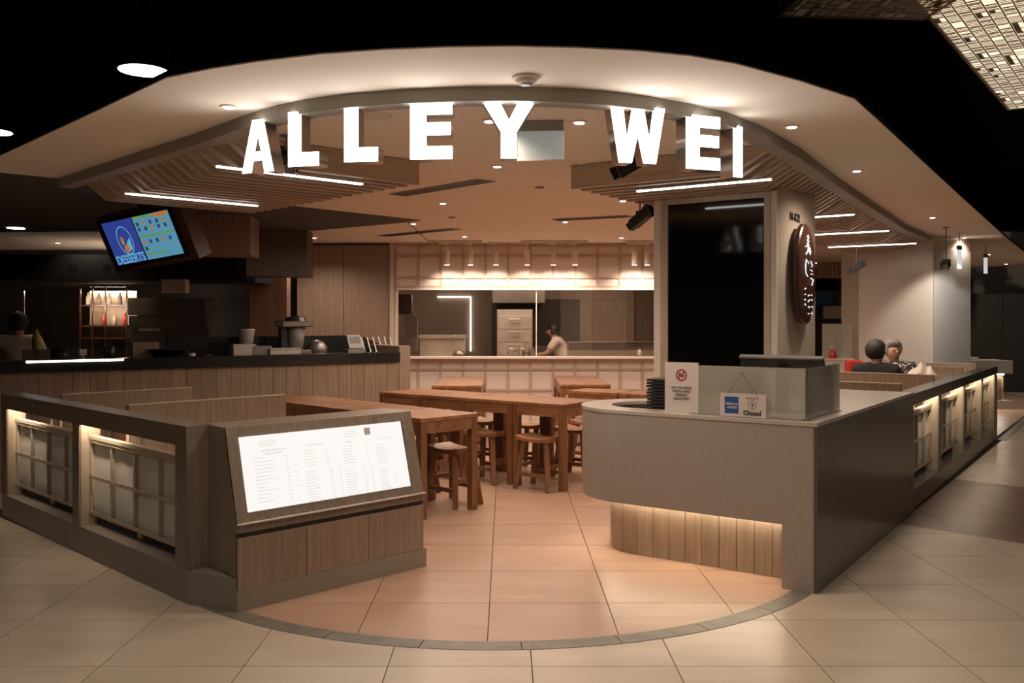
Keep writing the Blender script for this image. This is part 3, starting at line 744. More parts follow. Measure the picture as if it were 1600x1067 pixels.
for k, (x, y, lb) in enumerate([(.30, 7.80, 'tucked under the front end of the middle row, seat fully showing'), (-.16, 8.17, 'second along the front of the middle row'), (-.60, 8.50, 'third along the front of the middle row'),
                                (.66, 8.42, 'behind the middle row beside the counter curve'), (.25, 8.78, 'behind the middle row, seen between the table legs'), (-.19, 9.08, 'behind the middle row, further left'), (-.62, 9.40, 'behind the middle row at the bar end')]):
    put_stool(x, y, FB.a, 'dark red-brown saddle stool '+lb)
put_stool(.86, 9.02, FE.a+PI/2, 'dark red-brown saddle stool in front of the table behind the menus')
put_stool(1.02, 9.98, PI/2, 'dark red-brown saddle stool beside the right kitchen window table') if False else None

# ------------------------------------------------------------------ column with black screen
col = struct('column_1' if False else 'wall_column', MB().box(1.09, 1.955, .56, 1.42, 0, CZ), 'column', loc=FR.p(0, 0), rot=(0, 0, FR.a))
ds = thing('display_screen', 'tall black glass display screen in a pale oak frame on the column', 'screen', FR.p(1.07, 0), FR.a)
# local y: .55 (corner) .. 1.44
B('pale_strip', 'white', ds, -.004, .018, .552, .592, .0, 2.30)
B('frame_stile', 'oak_lt', ds, -.012, .018, .5925, .635, .0, 2.30)
B('frame_stile', 'oak_lt', ds, -.012, .018, 1.33, 1.385, .0, 2.30)
B('edge_strip', 'white', ds, -.004, .018, 1.3855, 1.44, .0, 2.30)
B('frame_head', 'oak_lt', ds, -.012, .018, .6355, 1.3295, 2.262, 2.30)
B('frame_base', 'oak_lt', ds, -.012, .018, .6355, 1.3295, .0, .93)
B('glass', 'blackgl', ds, .0, .017, .6355, 1.3295, .9305, 2.2615)
lamp('sign_wash', 'SPOT', FR.p(1.55, .28, 2.27), 5, SOFT, rot=(math.radians(20), 0, FR.a+.0), spot_size=1.6, spot_blend=.9, shadow_soft_size=.03)
# unit number and carved sign on the side face (local y = .56, facing -y)
Fs = Frame(*FR.p(1.53, .5595)[:2], FR.a)
un = thing('unit_number', 'small dark unit number lettering high on the pale column', 'lettering', (Fs.x, Fs.y, 2.14), Fs.a)
text('lettering', 'B1-K22', .075, 'blackp', un, (-.06, -.003, .02), (PI/2, 0, 0), off=.002)
bs = thing('carved_sign', 'elongated dark walnut sign board with lit white script on the column', 'sign', (*FR.p(1.52, .56)[:2], 0), FR.a)
outl = [(-.10, 1.42), (.06, 1.415), (.10, 1.50), (.17, 1.56), (.20, 1.72), (.19, 1.88), (.14, 2.02), (.06, 2.10), (-.03, 2.125), (-.12, 2.08), (-.19, 1.97), (-.215, 1.80), (-.205, 1.62), (-.16, 1.48)]
def smooth_loop(p, n=3):
    for _ in range(n):
        q = []
        for i in range(len(p)):
            a = p[i]; b = p[(i+1) % len(p)]; q += [(.75*a[0]+.25*b[0], .75*a[1]+.25*b[1]), (.25*a[0]+.75*b[0], .25*a[1]+.75*b[1])]
        p = q
    return p
link('board', MB().yprism(smooth_loop(outl, 2), -.075, -.03), 'board', bs, bevel=.01)
link('spacer', MB().tube([(0, -.031, 1.9), (0, -.001, 1.9)], .03), 'greyp', bs); link('spacer', MB().tube([(0, -.031, 1.6), (0, -.001, 1.6)], .03), 'greyp', bs)
def stroke(pts, w=.006): link('script_stroke', MB().tube([(x, -.0765, z) for x, z in pts], w*.55, 5), 'script', bs)
for z in (2.03, 2.005, 1.98): stroke([(-.01, z), (.01, z-.012), (.025, z-.01)], .007)
stroke([(-.05, 1.955), (0, 1.965), (.05, 1.95), (.07, 1.92)]); stroke([(.01, 2.04), (.005, 1.93), (-.04, 1.90)], .006); stroke([(.02, 1.95), (.06, 1.905)], .007)
stroke([(-.03, 1.87), (-.05, 1.82), (-.04, 1.77), (.0, 1.75)]); stroke([(-.01, 1.86), (.03, 1.84)], .004); stroke([(.07, 1.86), (.11, 1.83), (.09, 1.82)], .005)
stroke([(.06, 1.80), (.11, 1.79)], .004); stroke([(.07, 1.77), (.12, 1.77)], .004); stroke([(.07, 1.74), (.13, 1.73), (.10, 1.69)], .006)
rj = random.Random(11)
def jit(x, z): a = rj.uniform(-.008, .008); stroke([(x+a, z+a), (x+a+rj.uniform(.012, .034), z+rj.uniform(-.012, .008))], .0055)
for i in range(4): jit(-.07, 1.66-i*.035)
for i in range(4): jit(.015, 1.62-i*.04)
for i in range(4): jit(.085, 1.63-i*.045)

# ------------------------------------------------------------------ things on the counter
def onc(u, v, z=.903): return FR.p(v, u, z)
gs = thing('glass_screen', 'low frosted glass screen standing on the counter corner', 'glass screen', onc(.06, .06), FR.a)
B('pane', 'frost', gs, -.004, .004, .0, .66, .008, .284)
B('pane', 'frost', gs, .0045, .66, -.004, .004, .008, .284)
B('edge_post', 'alu', gs, -.006, .006, -.0085, -.0045, .0, .286)
for (a, b, c, d) in ((-.012, .012, .01, .66), ): B('rail', 'alu', gs, a, b, c, d, .0, .0078)
B('rail', 'alu', gs, .013, .66, -.014, .014, .0, .0078)
B('sticker', 'greyp', gs, .03, .09, -.0065, -.0045, .03, .075)
sp = thing('menu_sign_stand', 'white A4 notice stand with red no-food symbol on the counter', 'notice', onc(.775, .055), FR.a)
SMp = Matrix.Rotation(0, 4, 'Z')
B('sheet', 'paper', sp, -.003, .0, -.105, .105, .0, .298)
B('foot', 'glass', sp, .0003, .07, -.105, .105, .0, .004)
RX = (PI/2, 0, -PI/2)
def on_front(px): return px
text('lettering', 'NO OUTSIDE\nFOOD AND\nDRINKS\nALLOWED', .021, 'print', sp, (-.0045, 0, .118), RX, off=.0003)
ring = MB(); n = 28
for i in range(n):
    t0 = 2*PI*i/n; t1 = 2*PI*(i+1)/n
    ring.xprism([(.034*math.cos(t0), .225+.034*math.sin(t0)), (.034*math.cos(t1), .225+.034*math.sin(t1)), (.026*math.cos(t1), .225+.026*math.sin(t1)), (.026*math.cos(t0), .225+.026*math.sin(t0))], -.0055, -.0032)
ring.xprism([(-.024, .245), (-.019, .25), (.024, .205), (.019, .20)], -.0055, -.0032)
link('no_symbol', ring, 'red', sp)
ic = MB().xprism([(-.014, .212), (.002, .212), (.004, .226), (-.016, .226)], -.005, -.0032); ic.xprism([(.006, .212), (.015, .212), (.017, .238), (.004, .238)], -.005, -.0032)
link('food_icon', ic, 'print', sp)
# closed sign
cs = thing('closed_sign', 'white hanging sign reading Closed with blue square logo on the glass', 'sign', onc(.40, .036), FR.a)
B('plate', 'paper', cs, -.0025, .0, -.132, .132, .004, .135)
B('logo_square', 'navy', cs, -.0045, -.0027, .024, .104, .022, .115)
text('lettering', 'AMERICAN', .0165, 'paper', cs, (-.0058, .064, .075), RX, off=.0004, sx=.92)
text('lettering', 'EXPRESS', .0165, 'paper', cs, (-.0058, .060, .055), RX, off=.0004, sx=.92)
text('lettering', 'Closed', .036, 'print', cs, (-.0045, -.055, .028), RX, off=.0018)
for q in range(4): B('small_print', 'print', cs, -.0036, -.0026, -.090+q*.019, -.090+q*.019+.013, .108, .113)
cl = MB(); 
for i in range(20):
    t0 = 2*PI*i/20; t1 = 2*PI*(i+1)/20
    cl.xprism([(-.055+.024*math.cos(t0), .076+.024*math.sin(t0)), (-.055+.024*math.cos(t1), .076+.024*math.sin(t1)), (-.055+.0225*math.cos(t1), .076+.0225*math.sin(t1)), (-.055+.0225*math.cos(t0), .076+.0225*math.sin(t0))], -.004, -.0027)
cl.xprism([(-.06, .066), (-.055, .062), (-.049, .076), (-.056, .088)], -.0045, -.0027)
link('clock_icon', cl, 'print', cs)
link('cord', MB().tube([(-.004, .088, .128), (-.004, .003, .246), (-.004, -.085, .128)], .0014, 6), 'print', cs)
link('suction_hook', MB().ball((-.002, .003, .25), .008), 'chrome', cs)
# stacked black folders
fo = MB()
for k in range(15):
    r = Matrix.Rotation(random.uniform(-.05, .05), 4, 'Z'); 
ms = thing('folder_stack', 'tall stack of black ring-bound menus on the counter by the column', 'menus', onc(.99, .315, .7605), FR.a)
for k in range(17):
    z = k*.0195; w = random.uniform(.080, .087)
    m_ = MB().box(-.11, .11, -w, w, z, z+.014, Matrix.Rotation(random.uniform(-.08, .08), 4, 'Z')); m_.tube([(-.11, -w-.002, z+.009), (.11, -w-.002, z+.009)], .008, 6)
    link('menu', m_, 'blackp', ms)
ps = thing('payment_terminal', 'dark angled touch terminal behind the glass screen', 'terminal', onc(.33, .50, .9035), FR.a)
pm = Matrix.Rotation(math.radians(-28), 4, 'Y'); pm.translation = Vector((0, 0, .27))
link('screen', MB().box(-.012, .012, -.25, .25, -.03, .055, pm), 'blackp', ps, bevel=.004)
link('rim', MB().box(-.016, .016, -.25, .25, .0555, .066, pm), 'greyp', ps)
link('stand', MB().beam((0, 0, .0), (.01, 0, .26), .05, .10), 'blackp', ps); B('foot', 'blackp', ps, -.08, .08, -.1, .1, 0, .012)
mt = link('blue_mat', MB().box(-.04, .04, -.09, .09, 0, .002), M['navy'] if False else 'greyp', loc=onc(1.03, .09, .9035), rot=(0, 0, FR.a)); tag(mt, 'thin grey-blue mat lying on the counter beside the notice', 'mat')
bxp = link('white_box', MB().box(-.07, .07, -.03, .03, 0, .20), 'oak_lt', loc=onc(.885, .26, .7605), rot=(0, 0, FR.a), bevel=.002); tag(bxp, 'pale wooden menu holder right of the black menu stack', 'holder')

# ------------------------------------------------------------------ kitchen wall
KW = 12.0
struct('wall_kitchen', MB().box(-1.46, 3.4, KW, KW+.12, 1.86, CZ).box(-1.46, 3.4, KW, KW+.12, 0, .93).box(3.25, 3.4, KW, KW+.12, .93, 1.86).box(-1.46, -1.43, KW, KW+.12, .93, 1.86), 'kpane')
kw = [o for o in COL.objects if o.name == 'wall_kitchen'][0]
for k in range(17):
    x = -1.46+k*.2955
    B('lattice_upright', 'krail', kw, x, x+.030, KW-.018, KW-.001, 1.87, CZ-.002)
    B('lattice_upright', 'krail', kw, x, x+.030, KW-.018, KW-.001, .0, .885)
for z in (2.405, 2.275, 1.985, 1.862): B('lattice_rail', 'krail', kw, -1.46, 3.4, KW-.022, KW-.0185, z, z+.030)
for z in (.775, .50, .22): B('lattice_rail', 'krail', kw, -1.46, 3.4, KW-.022, KW-.0185, z, z+.028)
B('head_board', 'white', kw, -1.44, 3.3, KW-.03, KW-.001, 1.835, 1.8615)
wn = B('window_1', 'kglass', None, -1.43, 3.25, KW+.02, KW+.028, .96, 1.835); wn['kind'] = 'structure'
for x in (.40,): B('glass_joint', 'white', wn, x, x+.012, KW+.012, KW+.0195, .96, 1.835)
sill = B('kitchen_sill', 'sill', None, -1.50, 3.25, KW-.14, KW+.14, .9305, .958, bevel=.003); tag(sill, 'long cream stone sill under the kitchen window', 'sill')
# wooden cupboard doors left of it
wc = thing('wall_cupboard', 'tall wooden cupboard with full-height doors left of the kitchen window', 'cupboard', (-2.75, KW-.02, 0))
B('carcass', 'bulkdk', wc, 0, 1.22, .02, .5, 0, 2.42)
for k in range(2): B('door', 'cabwood', wc, .003+k*.61, .61+k*.61-.003, .0, .019, .02, 2.42)
B('fascia', 'dkceil', wc, 0, 1.22, -.01, .018, 2.4205, 2.452)
pil = B('oak_pilaster', 'column', None, -1.525, -1.465, KW-.06, KW+.1, 0, CZ-.002); tag(pil, 'narrow pale pilaster between cupboard and kitchen window', 'pilaster')
# track spots
def track(x0, x1, label):
    t = thing('light_track', label, 'track', (x0, KW-.42, CZ)); B('rail', 'white', t, 0, x1-x0, -.017, .017, -.022, -.001); return t
track(-1.0, -.30, 'white ceiling light track at left before the kitchen wall'); track(.20, 1.05, 'white ceiling light track in the middle before the kitchen wall'); track(1.5, 2.3, 'white ceiling light track half hidden by the column')
for k, (px, nm) in enumerate([(698, 'leftmost of the row'), (735, 'second from left'), (775, 'third from left'), (824, 'fourth, just right of the middle gap'), (865, 'fifth from left'), (899, 'sixth, last of the middle three'), (992, 'near the column, left of the two'), (1012, 'nearest the column')]):
    Y = KW-.42; x = (px-790)*Y/1420
    t = thing('track_spotlight', 'white cylindrical track spotlight, '+nm, 'spotlight', (x, Y, CZ), 0, 'white track spotlights over the kitchen window')
    B('adapter', 'white', t, -.10, .03, -.02, .02, -.05, -.0225)
    link('arm', MB().tube([(0, 0, -.051), (0, .02, -.12)], .008, 8), 'white', t)
    tilt = Matrix.Rotation(.12, 4, 'X'); tilt.translation = Vector((0, .02, -.12))
    link('barrel', MB().lathe([(.034, -.19), (.036, -.18), (.036, -.005), (.03, 0)], 16, mat=tilt), 'white', t, smooth=False)
    link('lens', MB().lathe([(.030, -.194), (.030, -.1905)], 16, mat=tilt), 'lampface', t)
    lamp('track_beam', 'SPOT', (0, .045, -.33), 10, (1, .82, .66), t, rot=(math.radians(38), 0, 0), spot_size=1.75, spot_blend=.6, shadow_soft_size=.02)

# kitchen interior
kb = struct('wall_kitchen_back', MB().box(-2.6, 5.0, 15.0, 15.1, 0, CZ), 'kitwall')
struct('wall_kitchen_side', MB().box(-2.7, -2.6, 12.6, 15.1, 0, CZ), 'white')
kd = thing('kitchen_doorway', 'dark doorway recess in the kitchen back wall', 'doorway', (.62, 14.97, 0)); B('opening', 'kitdark', kd, -.85, .60, 0, .02, 0, 1.77); B('frame', 'oak_dk', kd, .605, 1.5, 0, .02, 0, 1.77)
B('frame', 'oak_dk', kd, -.85, 1.5, 0, .02, 1.775, 1.95)
lamp('kitchen_lamp', 'AREA', (.2, 13.3, 2.40), 60, WARM, shape='RECTANGLE', size=3.6, size_y=.6)
def steamer(x, y):
    t = thing('steamer_cabinet', 'tall steel steaming cabinet with five drawer handles in the kitchen', 'steamer', (x, y, 0))
    B('body', 'steel', t, -.27, .27, 0, .6, .02, 1.60)
    B('plinth', 'steeldk', t, -.25, .25, .02, .6, 0, .0195)
    for k in range(6):
        z = .30+k*.20; d = B('drawer', 'steel', t, -.24, .24, -.018, -.0005, z, z+.192)
        link('handle', MB().tube([(-.07, -.019, z+.14), (-.07, -.055, z+.14), (.07, -.055, z+.14), (.07, -.019, z+.14)], .011, 8), 'chrome', d)
B('hood', 'steeldk', None, -.20, .60, 13.9, 14.9, 1.70, CZ-.001).name = 'extractor_hood'
tag([o for o in COL.objects if o.name == 'extractor_hood'][0], 'dull steel extractor hood over the steaming cabinet', 'extractor hood')
steamer(.14, 13.9)
wb = thing('steel_worktop', 'steel kitchen worktop with cabinets along the back of the kitchen', 'worktop', (-1.9, 13.7, 0))
B('top', 'steel', wb, 0, 1.35, 0, .7, .82, .86); B('front', 'steeldk', wb, .02, 1.33, .03, .68, 0, .8195)
ch = thing('steel_chest', 'brushed steel lidded chest standing behind the kitchen window at left', 'chest', (-1.50, 13.8, .8605)) 
B('body', 'steel', ch, .20, .87, 0, .5, .0, .30); B('lid', 'steel', ch, .18, .89, -.02, .5, .3005, .345); link('handle', MB().tube([(.5, .1, .345), (.5, .1, .385), (.66, .1, .385), (.66, .1, .345)], .012, 8), 'blackp', ch)
pc = tag(link('cooking_pan', MB().lathe([(.05, 0), (.10, .03), (.10, .06), (.05, .12), (.02, .13)], 16), 'steeldk', smooth=True, loc=(-.70, 13.72, .8605)), 'round lidded pan beside the steel chest', 'pan')
led2 = B('wall_light_tube', 'led', None, -.585, -.567, 14.96, 14.985, .92, 1.80); tag(led2, 'thin upright light tube on the kitchen back wall', 'light')
led3 = link('wall_light_tube', MB().beam((-1.12, 14.97, 1.815), (-.57, 14.97, 1.815), .03, .02), 'led'); tag(led3, 'thin level light tube at the top of the kitchen back wall', 'light')
sh = thing('steel_shelf_counter', 'long grey steel serving counter behind the kitchen window at right', 'counter', (.88, 12.6, 0))
B('body', 'steel', sh, 0, 1.7, 0, .5, 0, 1.02); B('upper_lip', 'steeldk', sh, 0, 1.7, .0, .5, 1.0205, 1.13); B('edge', 'chrome', sh, 0, 1.7, -.01, .0, 1.12, 1.132)
def faucet(x, s, label):
    t = thing('kitchen_tap', label, 'tap', (x, 12.30, .90), 0, 'curved taps at the kitchen sink')
    pts = [(0, 0, 0), (0, 0, .10)]+[(s*(.05-.05*math.cos(a)), 0, .10+.05*math.sin(a)) for a in [i*PI/8 for i in range(1, 9)]]+[(s*.10, 0, .07)]
    link('spout', MB().tube(pts, .009, 8), 'chrome', t)
    link('lever', MB().tube([(-s*.03, 0, .01), (-s*.14, 0, .10)], .006, 6), 'chrome', t)
faucet(.03, 1, 'chrome swan-neck tap at the kitchen sink, left of two'); faucet(.28, -1, 'chrome swan-neck tap at the kitchen sink, right of two')
sk = B('kitchen_sink', 'steel', None, -.3, .8, 12.15, 12.58, .0, .8995); tag(sk, 'steel sink bench just inside the kitchen window', 'sink')
for k in range(7):
    x = .24+k*.028; h = .14+random.random()*.09
    b = link('sauce_bottle', MB().lathe([(.014, 0), (.014, h*.6), (.006, h*.75), (.006, h)], 10), ['greyp', 'oak_lt', 'ceram'][k % 3], smooth=True, loc=(x, 12.42+.015*(k % 2), .90)); tag(b, 'slim bottle clustered behind the kitchen taps', 'bottle', 'bottles behind the kitchen taps')
sc_ = link('oven_glove', MB().lathe([(.010, 0), (.03, .025), (.03, .07), (.01, .095)], 10), 'oak_lt', smooth=True, loc=(1.76, 11.95, .9585)); tag(sc_, 'small ochre glove-like cloth standing on the sill near the column', 'cloth')
ap = thing('hanging_apron', 'grey apron hanging beside the left edge of the kitchen window', 'apron', (-1.45, 12.9, 0))
link('cloth', MB().xprism([(-.02, 1.0), (.02, 1.0), (.03, 1.36), (.0, 1.50), (-.03, 1.36)], .02, .20), 'greyp', ap); link('strap', MB().tube([(.05, 0, 1.49), (.11, 0, 1.60), (.17, 0, 1.49)], .008), 'greyp', ap)
br = B('wall_locker', 'board', None, -1.52, -1.33, 12.85, 13.0, 1.52, 1.80); tag(br, 'small brown wall box above the hanging apron', 'box')

# ------------------------------------------------------------------ service bar at left
bar = thing('service_bar', 'long plank-fronted service bar with a black stone top', 'bar counter', FBAR.p(0, 0), FBAR.a)
for k in range(48):
    a = -.004-k*.137; B('plank', 'oak', bar, a-.135, a-.0015, .0, .018, .002, .998)
B('core', 'blackp', bar, -6.7, -.004, .0185, .55, 0, .995)
B('end_panel', 'oak', bar, .0, .13, .0, .75, 0, 1.165)
B('top_edge', 'blkstone', bar, -6.7, -.002, -.025, .25, .9985, 1.10)
B('worktop', 'blkstone', bar, -6.7, -.002, .2505, .75, .9985, 1.03)
link('back_ledge', MB().yprism([(-2.2, 1.03), (-.002, 1.03), (.13, 1.17), (-.12, 1.27), (-2.2, 1.27)], .755, .79), 'blkstone', bar)
B('counter_light', 'led', bar, -3.52, -2.75, -.032, -.0255, 1.082, 1.098, label='glowing strip on the bar edge')
def onb(x, y, z=1.1005): return FBAR.p(x, y, z)
def place(name, mb, mat, label, cat, x, y, z=1.0305, group=None, smooth=False, rz=0):
    o = link(name, mb, mat, smooth=smooth, loc=onb(x, y, z), rot=(0, 0, FBAR.a+rz)); return tag(o, label, cat, group)
def barx(px, y=.45):                            # bar x for a pixel column, at depth y behind the front
    r = (px-790)/1420; c, s = math.cos(FBAR.a), math.sin(FBAR.a)
    ox, oy = FBAR.x-y*s, FBAR.y+y*c
    return (r*oy-ox)/(c-r*s)
# coffee grinder / blender
gx = barx(462)
g_ = thing('drinks_machine', 'grey commercial drinks blender with hopper on the bar', 'machine', onb(gx, .45, 1.0305), FBAR.a)
B('base', 'steeldk', g_, -.13, .13, -.12, .12, 0, .10, bevel=.01); link('jug', MB().lathe([(.07, .101), (.10, .34)], 14), 'greyp', g_, smooth=True)
B('head', 'steeldk', g_, -.19, .15, -.13, .13, .3405, .40, bevel=.01); B('back_post', 'blackp', g_, -.17, -.11, -.05, .05, .101, .34); link('cover', MB().lathe([(.12, .4005), (.10, .44), (.02, .455)], 12), 'blackp', g_)
place('serving_jug', MB().lathe([(.05, 0), (.07, .02), (.085, .15), (.09, .16)], 16), 'ceram', 'white ceramic jug standing left of the drinks blender', 'jug', barx(392), .60, 1.19, smooth=True)
place('jug_stand', MB().box(-.09, .09, -.08, .08, 0, .158), 'greyp', 'grey block under the white ceramic jug', 'stand', barx(392), .60, 1.0305)
place('storage_bin', MB().box(-.11, .11, -.08, .08, 0, .17), 'ceram', 'white upright bin on the bar, left of two', 'bin', barx(375), .38)
place('storage_bin', MB().box(-.10, .10, -.08, .08, 0, .15), 'greyp', 'translucent grey bin beside the white one on the bar', 'bin', barx(402), .38)
t = place('food_tub', MB().box(-.16, .16, -.09, .09, 0, .115), 'ceram', 'wide low white tub on the bar before the blender', 'tub', barx(437), .36); link('lid', MB().box(-.165, .165, -.095, .095, .1155, .125), 'ceram', t)
place('steel_kettle', MB().lathe([(.06, 0), (.10, .03), (.11, .12), (.07, .18), (.02, .20)], 16), 'steeldk', 'round dark steel kettle right of the blender', 'kettle', barx(498), .5, smooth=True)
t = thing('card_terminal', 'grey card terminal with tilted screen near the bar end', 'card terminal', onb(barx(552), .42, 1.0305), FBAR.a); B('base', 'greyp', t, -.10, .10, -.07, .07, 0, .10); pm2 = Matrix.Rotation(-.5, 4, 'X'); pm2.translation = Vector((0.02, .02, .14)); link('screen', MB().box(-.08, .08, -.008, .008, -.04, .12, pm2), 'greyp', t); link('display', MB().box(-.06, .06, -.0105, -.0085, .02, .10, pm2), 'blackp', t)
for k in range(6):
    s_ = place('ladle', MB().beam((0, .02, 0), (.02, .20, .22), .014, .008), 'steeldk', 'steel ladle in the row at the bar end, '+['furthest left', 'second', 'third', 'fourth', 'fifth', 'furthest right'][k]+' from the card terminal', 'ladle', barx(572+k*9), .42, 1.0305, 'ladles at the bar end')
t = place('wok', MB().lathe([(.05, 0), (.13, .05), (.19, .13), (.20, .135)], 20), 'blackp', 'large dark round bowl on the middle of the bar', 'bowl', barx(264), .45, smooth=True)
place('paper_cup', MB().lathe([(.03, 0), (.04, .09)], 14), 'ceram', 'small pale cup right of the dark bowl', 'cup', barx(298), .42, smooth=True)
place('paper_cup', MB().lathe([(.028, 0), (.035, .07)], 14), 'greyp', 'small grey cup furthest right before the white bins', 'cup', barx(325), .42, smooth=True)
place('noodle_box', MB().box(-.12, .12, -.06, .06, 0, .20), 'oak', 'stack of flat cardboard boxes left of the dark bowl', 'boxes', barx(228), .5)
place('napkin_box', MB().box(-.06, .06, -.04, .04, 0, .15), 'oak_lt', 'square cardboard box behind the glowing strip, right of two', 'box', barx(64), .35)
place('napkin_box', MB().box(-.06, .06, -.04, .04, 0, .155), 'oak_lt', 'square cardboard box behind the glowing strip, left of two', 'box', barx(46), .35)
t = place('card_stand', MB().box(-.03, .03, -.006, .006, .03, .085), 'ceram', 'small white rounded card stand above the glowing strip', 'stand', barx(130, .1), .1, 1.1005); link('foot', MB().lathe([(.03, 0), (.006, .01), (.006, .029)], 12), 'ceram', t)
place('black_jar', MB().lathe([(.05, 0), (.05, .16), (.03, .18)], 14), 'blackp', 'black jar with pale lid under the lit shelf', 'jar', barx(170), .4, smooth=True)
place('wrapped_bundle', MB().ball((0, 0, .08), (.10, .07, .09)), 'blackp', 'dark rounded bundle beside the man at the bar', 'bundle', barx(90), .45, smooth=True)
place('yellow_bottle', MB().lathe([(.035, 0), (.04, .16), (.02, .22), (.012, .25)], 12), 'yellow', 'yellow plastic bottle to the right of the man', 'bottle', barx(57, .68), .68, 1.0305+.08, smooth=True)
place('bottle_stand', MB().box(-.06, .06, -.05, .05, 0, .079), 'blackp', 'low dark block under the yellow bottle', 'block', barx(57, .68), .68)
# wine-like glass shield at the far left of the bar
gsh = place('glass_shield', MB().box(-.75, .75, -.004, .004, 0, .42), 'glass', 'clear glass shield standing on the left end of the bar', 'glass screen', barx(20, .2), .2, 1.1005)

# wooden bulkheads over the bar
def wp(px, Y): return ((px-790)*Y/1420, Y)
b1 = thing('wood_bulkhead', 'brown wood bulkhead box beside the dessert screen', 'bulkhead', (0, 0, 0))
pa, pb = wp(270, 8.55), wp(391, 8.75)
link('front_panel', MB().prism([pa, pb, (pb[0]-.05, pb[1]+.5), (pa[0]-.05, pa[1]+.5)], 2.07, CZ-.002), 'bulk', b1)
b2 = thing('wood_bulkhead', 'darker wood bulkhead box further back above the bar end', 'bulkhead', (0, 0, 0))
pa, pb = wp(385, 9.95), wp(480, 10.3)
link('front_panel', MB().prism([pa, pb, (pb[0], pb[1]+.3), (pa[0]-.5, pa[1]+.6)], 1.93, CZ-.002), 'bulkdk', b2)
b3 = thing('dark_canopy', 'low dark canopy running over the bar kitchen', 'canopy', (0, 0, 0))
link('front_panel', MB().prism([wp(-200, 9.7), wp(385, 10.2), (-2.9, 11.2), (-9.5, 11.2)], 1.88, 2.16), 'black', b3)
for k, px in enumerate((112, 166, 218)):
    x, y = wp(px, 9.9); 
    mb = MB(); mb.lathe([(.045, -.004), (.05, 0)], 14, mat=Matrix.Translation((x, y+.02, 2.0)) @ Matrix.Rotation(PI/2, 4, 'X'))
    tag(link('round_hook', mb, 'blackp'), 'faint round dial on the dark canopy over the bar, '+['leftmost', 'middle', 'rightmost'][k]+' of three', 'dial')
pw = B('wood_pier', 'bulk', None, *(wp(390, 11.2)[0], wp(448, 11.2)[0]), 11.2, 11.4, 0, 2.0); tag(pw, 'plank-clad wooden pier behind the blender', 'pier')
# black kitchen back of bar
struct('wall_bar', MB().box(-14, -2.76, 13.2, 13.3, 0, CZ), 'kitdark')
hd = thing('steel_hood', 'wide dull steel hood and splashback behind the bar', 'hood', (wp(200, 11.6)[0], 11.6, 0))
B('upper_panel', 'steeldk', hd, 0, .98, 0, .4, 1.50, 1.72); B('lower_panel', 'steeldk', hd, 0, .98, .02, .4, 1.33, 1.495); B('fridge_door', 'steeldk', hd, .0, .48, .03, .4, .0, 1.325); B('fridge_door', 'steeldk', hd, .49, .98, .03, .4, .3, 1.325)
pp = tag(link('order_sheet', MB().box(0, .27, -.004, 0, 0, .19), 'ceram', loc=(wp(216, 11.6)[0], 11.625, 1.30)), 'printed order sheet taped to the steel fridge behind the bar', 'paper')
wbx = tag(link('wall_unit', MB().box(0, .26, 0, .14, 0, .15), 'oak_lt', loc=(wp(278, 10.5)[0], 10.0, 1.74)), 'small pale wall unit hanging under the dark bulkhead', 'wall unit')
# lit display shelf
ds2 = thing('display_shelf', 'lit display shelf with bottles seen behind the bar', 'shelf', (wp(124, 11.9)[0], 11.9, 0))
wd = wp(199, 11.9)[0]-wp(124, 11.9)[0]
B('back_panel', 'oak_lt', ds2, 0, wd, .3, .32, 1.18, 1.83); B('glow_strip', 'ledwarm', ds2, .02, wd-.02, .26, .27, 1.805, 1.82)
for z in (1.19, 1.35, 1.62): B('shelf_board', 'board', ds2, 0, wd, .02, .295, z, z+.02)
for x in (0, .16, .33, wd-.02): B('upright', 'board', ds2, x, x+.018, 0, .0195, 0, 1.85)
for k in range(8):
    z = 1.3705 if k % 2 else 1.6405
    b = link('shelf_bottle', MB().lathe([(.03, 0), (.03, .1), (.012, .13), (.012, .16)], 10), ['ceram', 'oak_lt', 'greyp', 'redpl'][k % 4], smooth=True, loc=(ds2.location.x+.07+k*.07, 12.0, z)); tag(b, 'small bottle standing on the lit display shelf', 'bottle', 'bottles on the lit display shelf')
lamp('shelf_fill', 'AREA', (ds2.location.x+.3, 11.6, 1.62), 5, WARM, rot=(1.35, 0, 0), shape='RECTANGLE', size=.5, size_y=.1)  # unseen area light added in front to brighten the back panel
gw = B('window_2', 'kglass', None, wp(38, 11.3)[0], wp(199, 11.3)[0], 11.3, 11.31, 1.1, 1.85); gw['kind'] = 'structure'

# TV
A = Vector((-3.41, 7.60, 2.262)); Bt = Vector((-2.68, 7.22, 2.345)); Cb = Vector((-3.37, 7.75, 1.90))
ex = (Bt-A).normalized(); ey = (Cb-A); ey = (ey-ex*ey.dot(ex)).normalized(); ez = ex.cross(ey)     # ey points down the screen, ez away
Wt = (Bt-A).length; Ht = .41
tv = thing('menu_screen', 'tilted wall screen showing a blue DESSERTS menu above the bar', 'screen')
tv.matrix_world = Matrix(((ex.x, -ey.x, -ez.x, A.x), (ex.y, -ey.y, -ez.y, A.y), (ex.z, -ey.z, -ez.z, A.z), (0, 0, 0, 1)))
if tv.matrix_world.determinant() < 0: print('TV mirrored')
sgn = 1 if (tv.matrix_world.to_3x3() @ Vector((0, 0, 1))).dot(Vector((0, -1, 0))) > 0 else -1
def TZ(a, b): return (a, b) if sgn > 0 else (-b, -a)
def tvb(n, m, x0, x1, y0, y1, a, b, parent=tv): 
    z0, z1 = TZ(a, b); return B(n, m, parent, x0, x1, -y1, -y0, z0, z1)
tvb('housing', 'board', -.045, Wt+.10, -.03, Ht+.05, -.16, -.012)
tvb('bezel', 'blackgl', -.008, Wt+.008, -.008, Ht+.012, -.0118, 0)
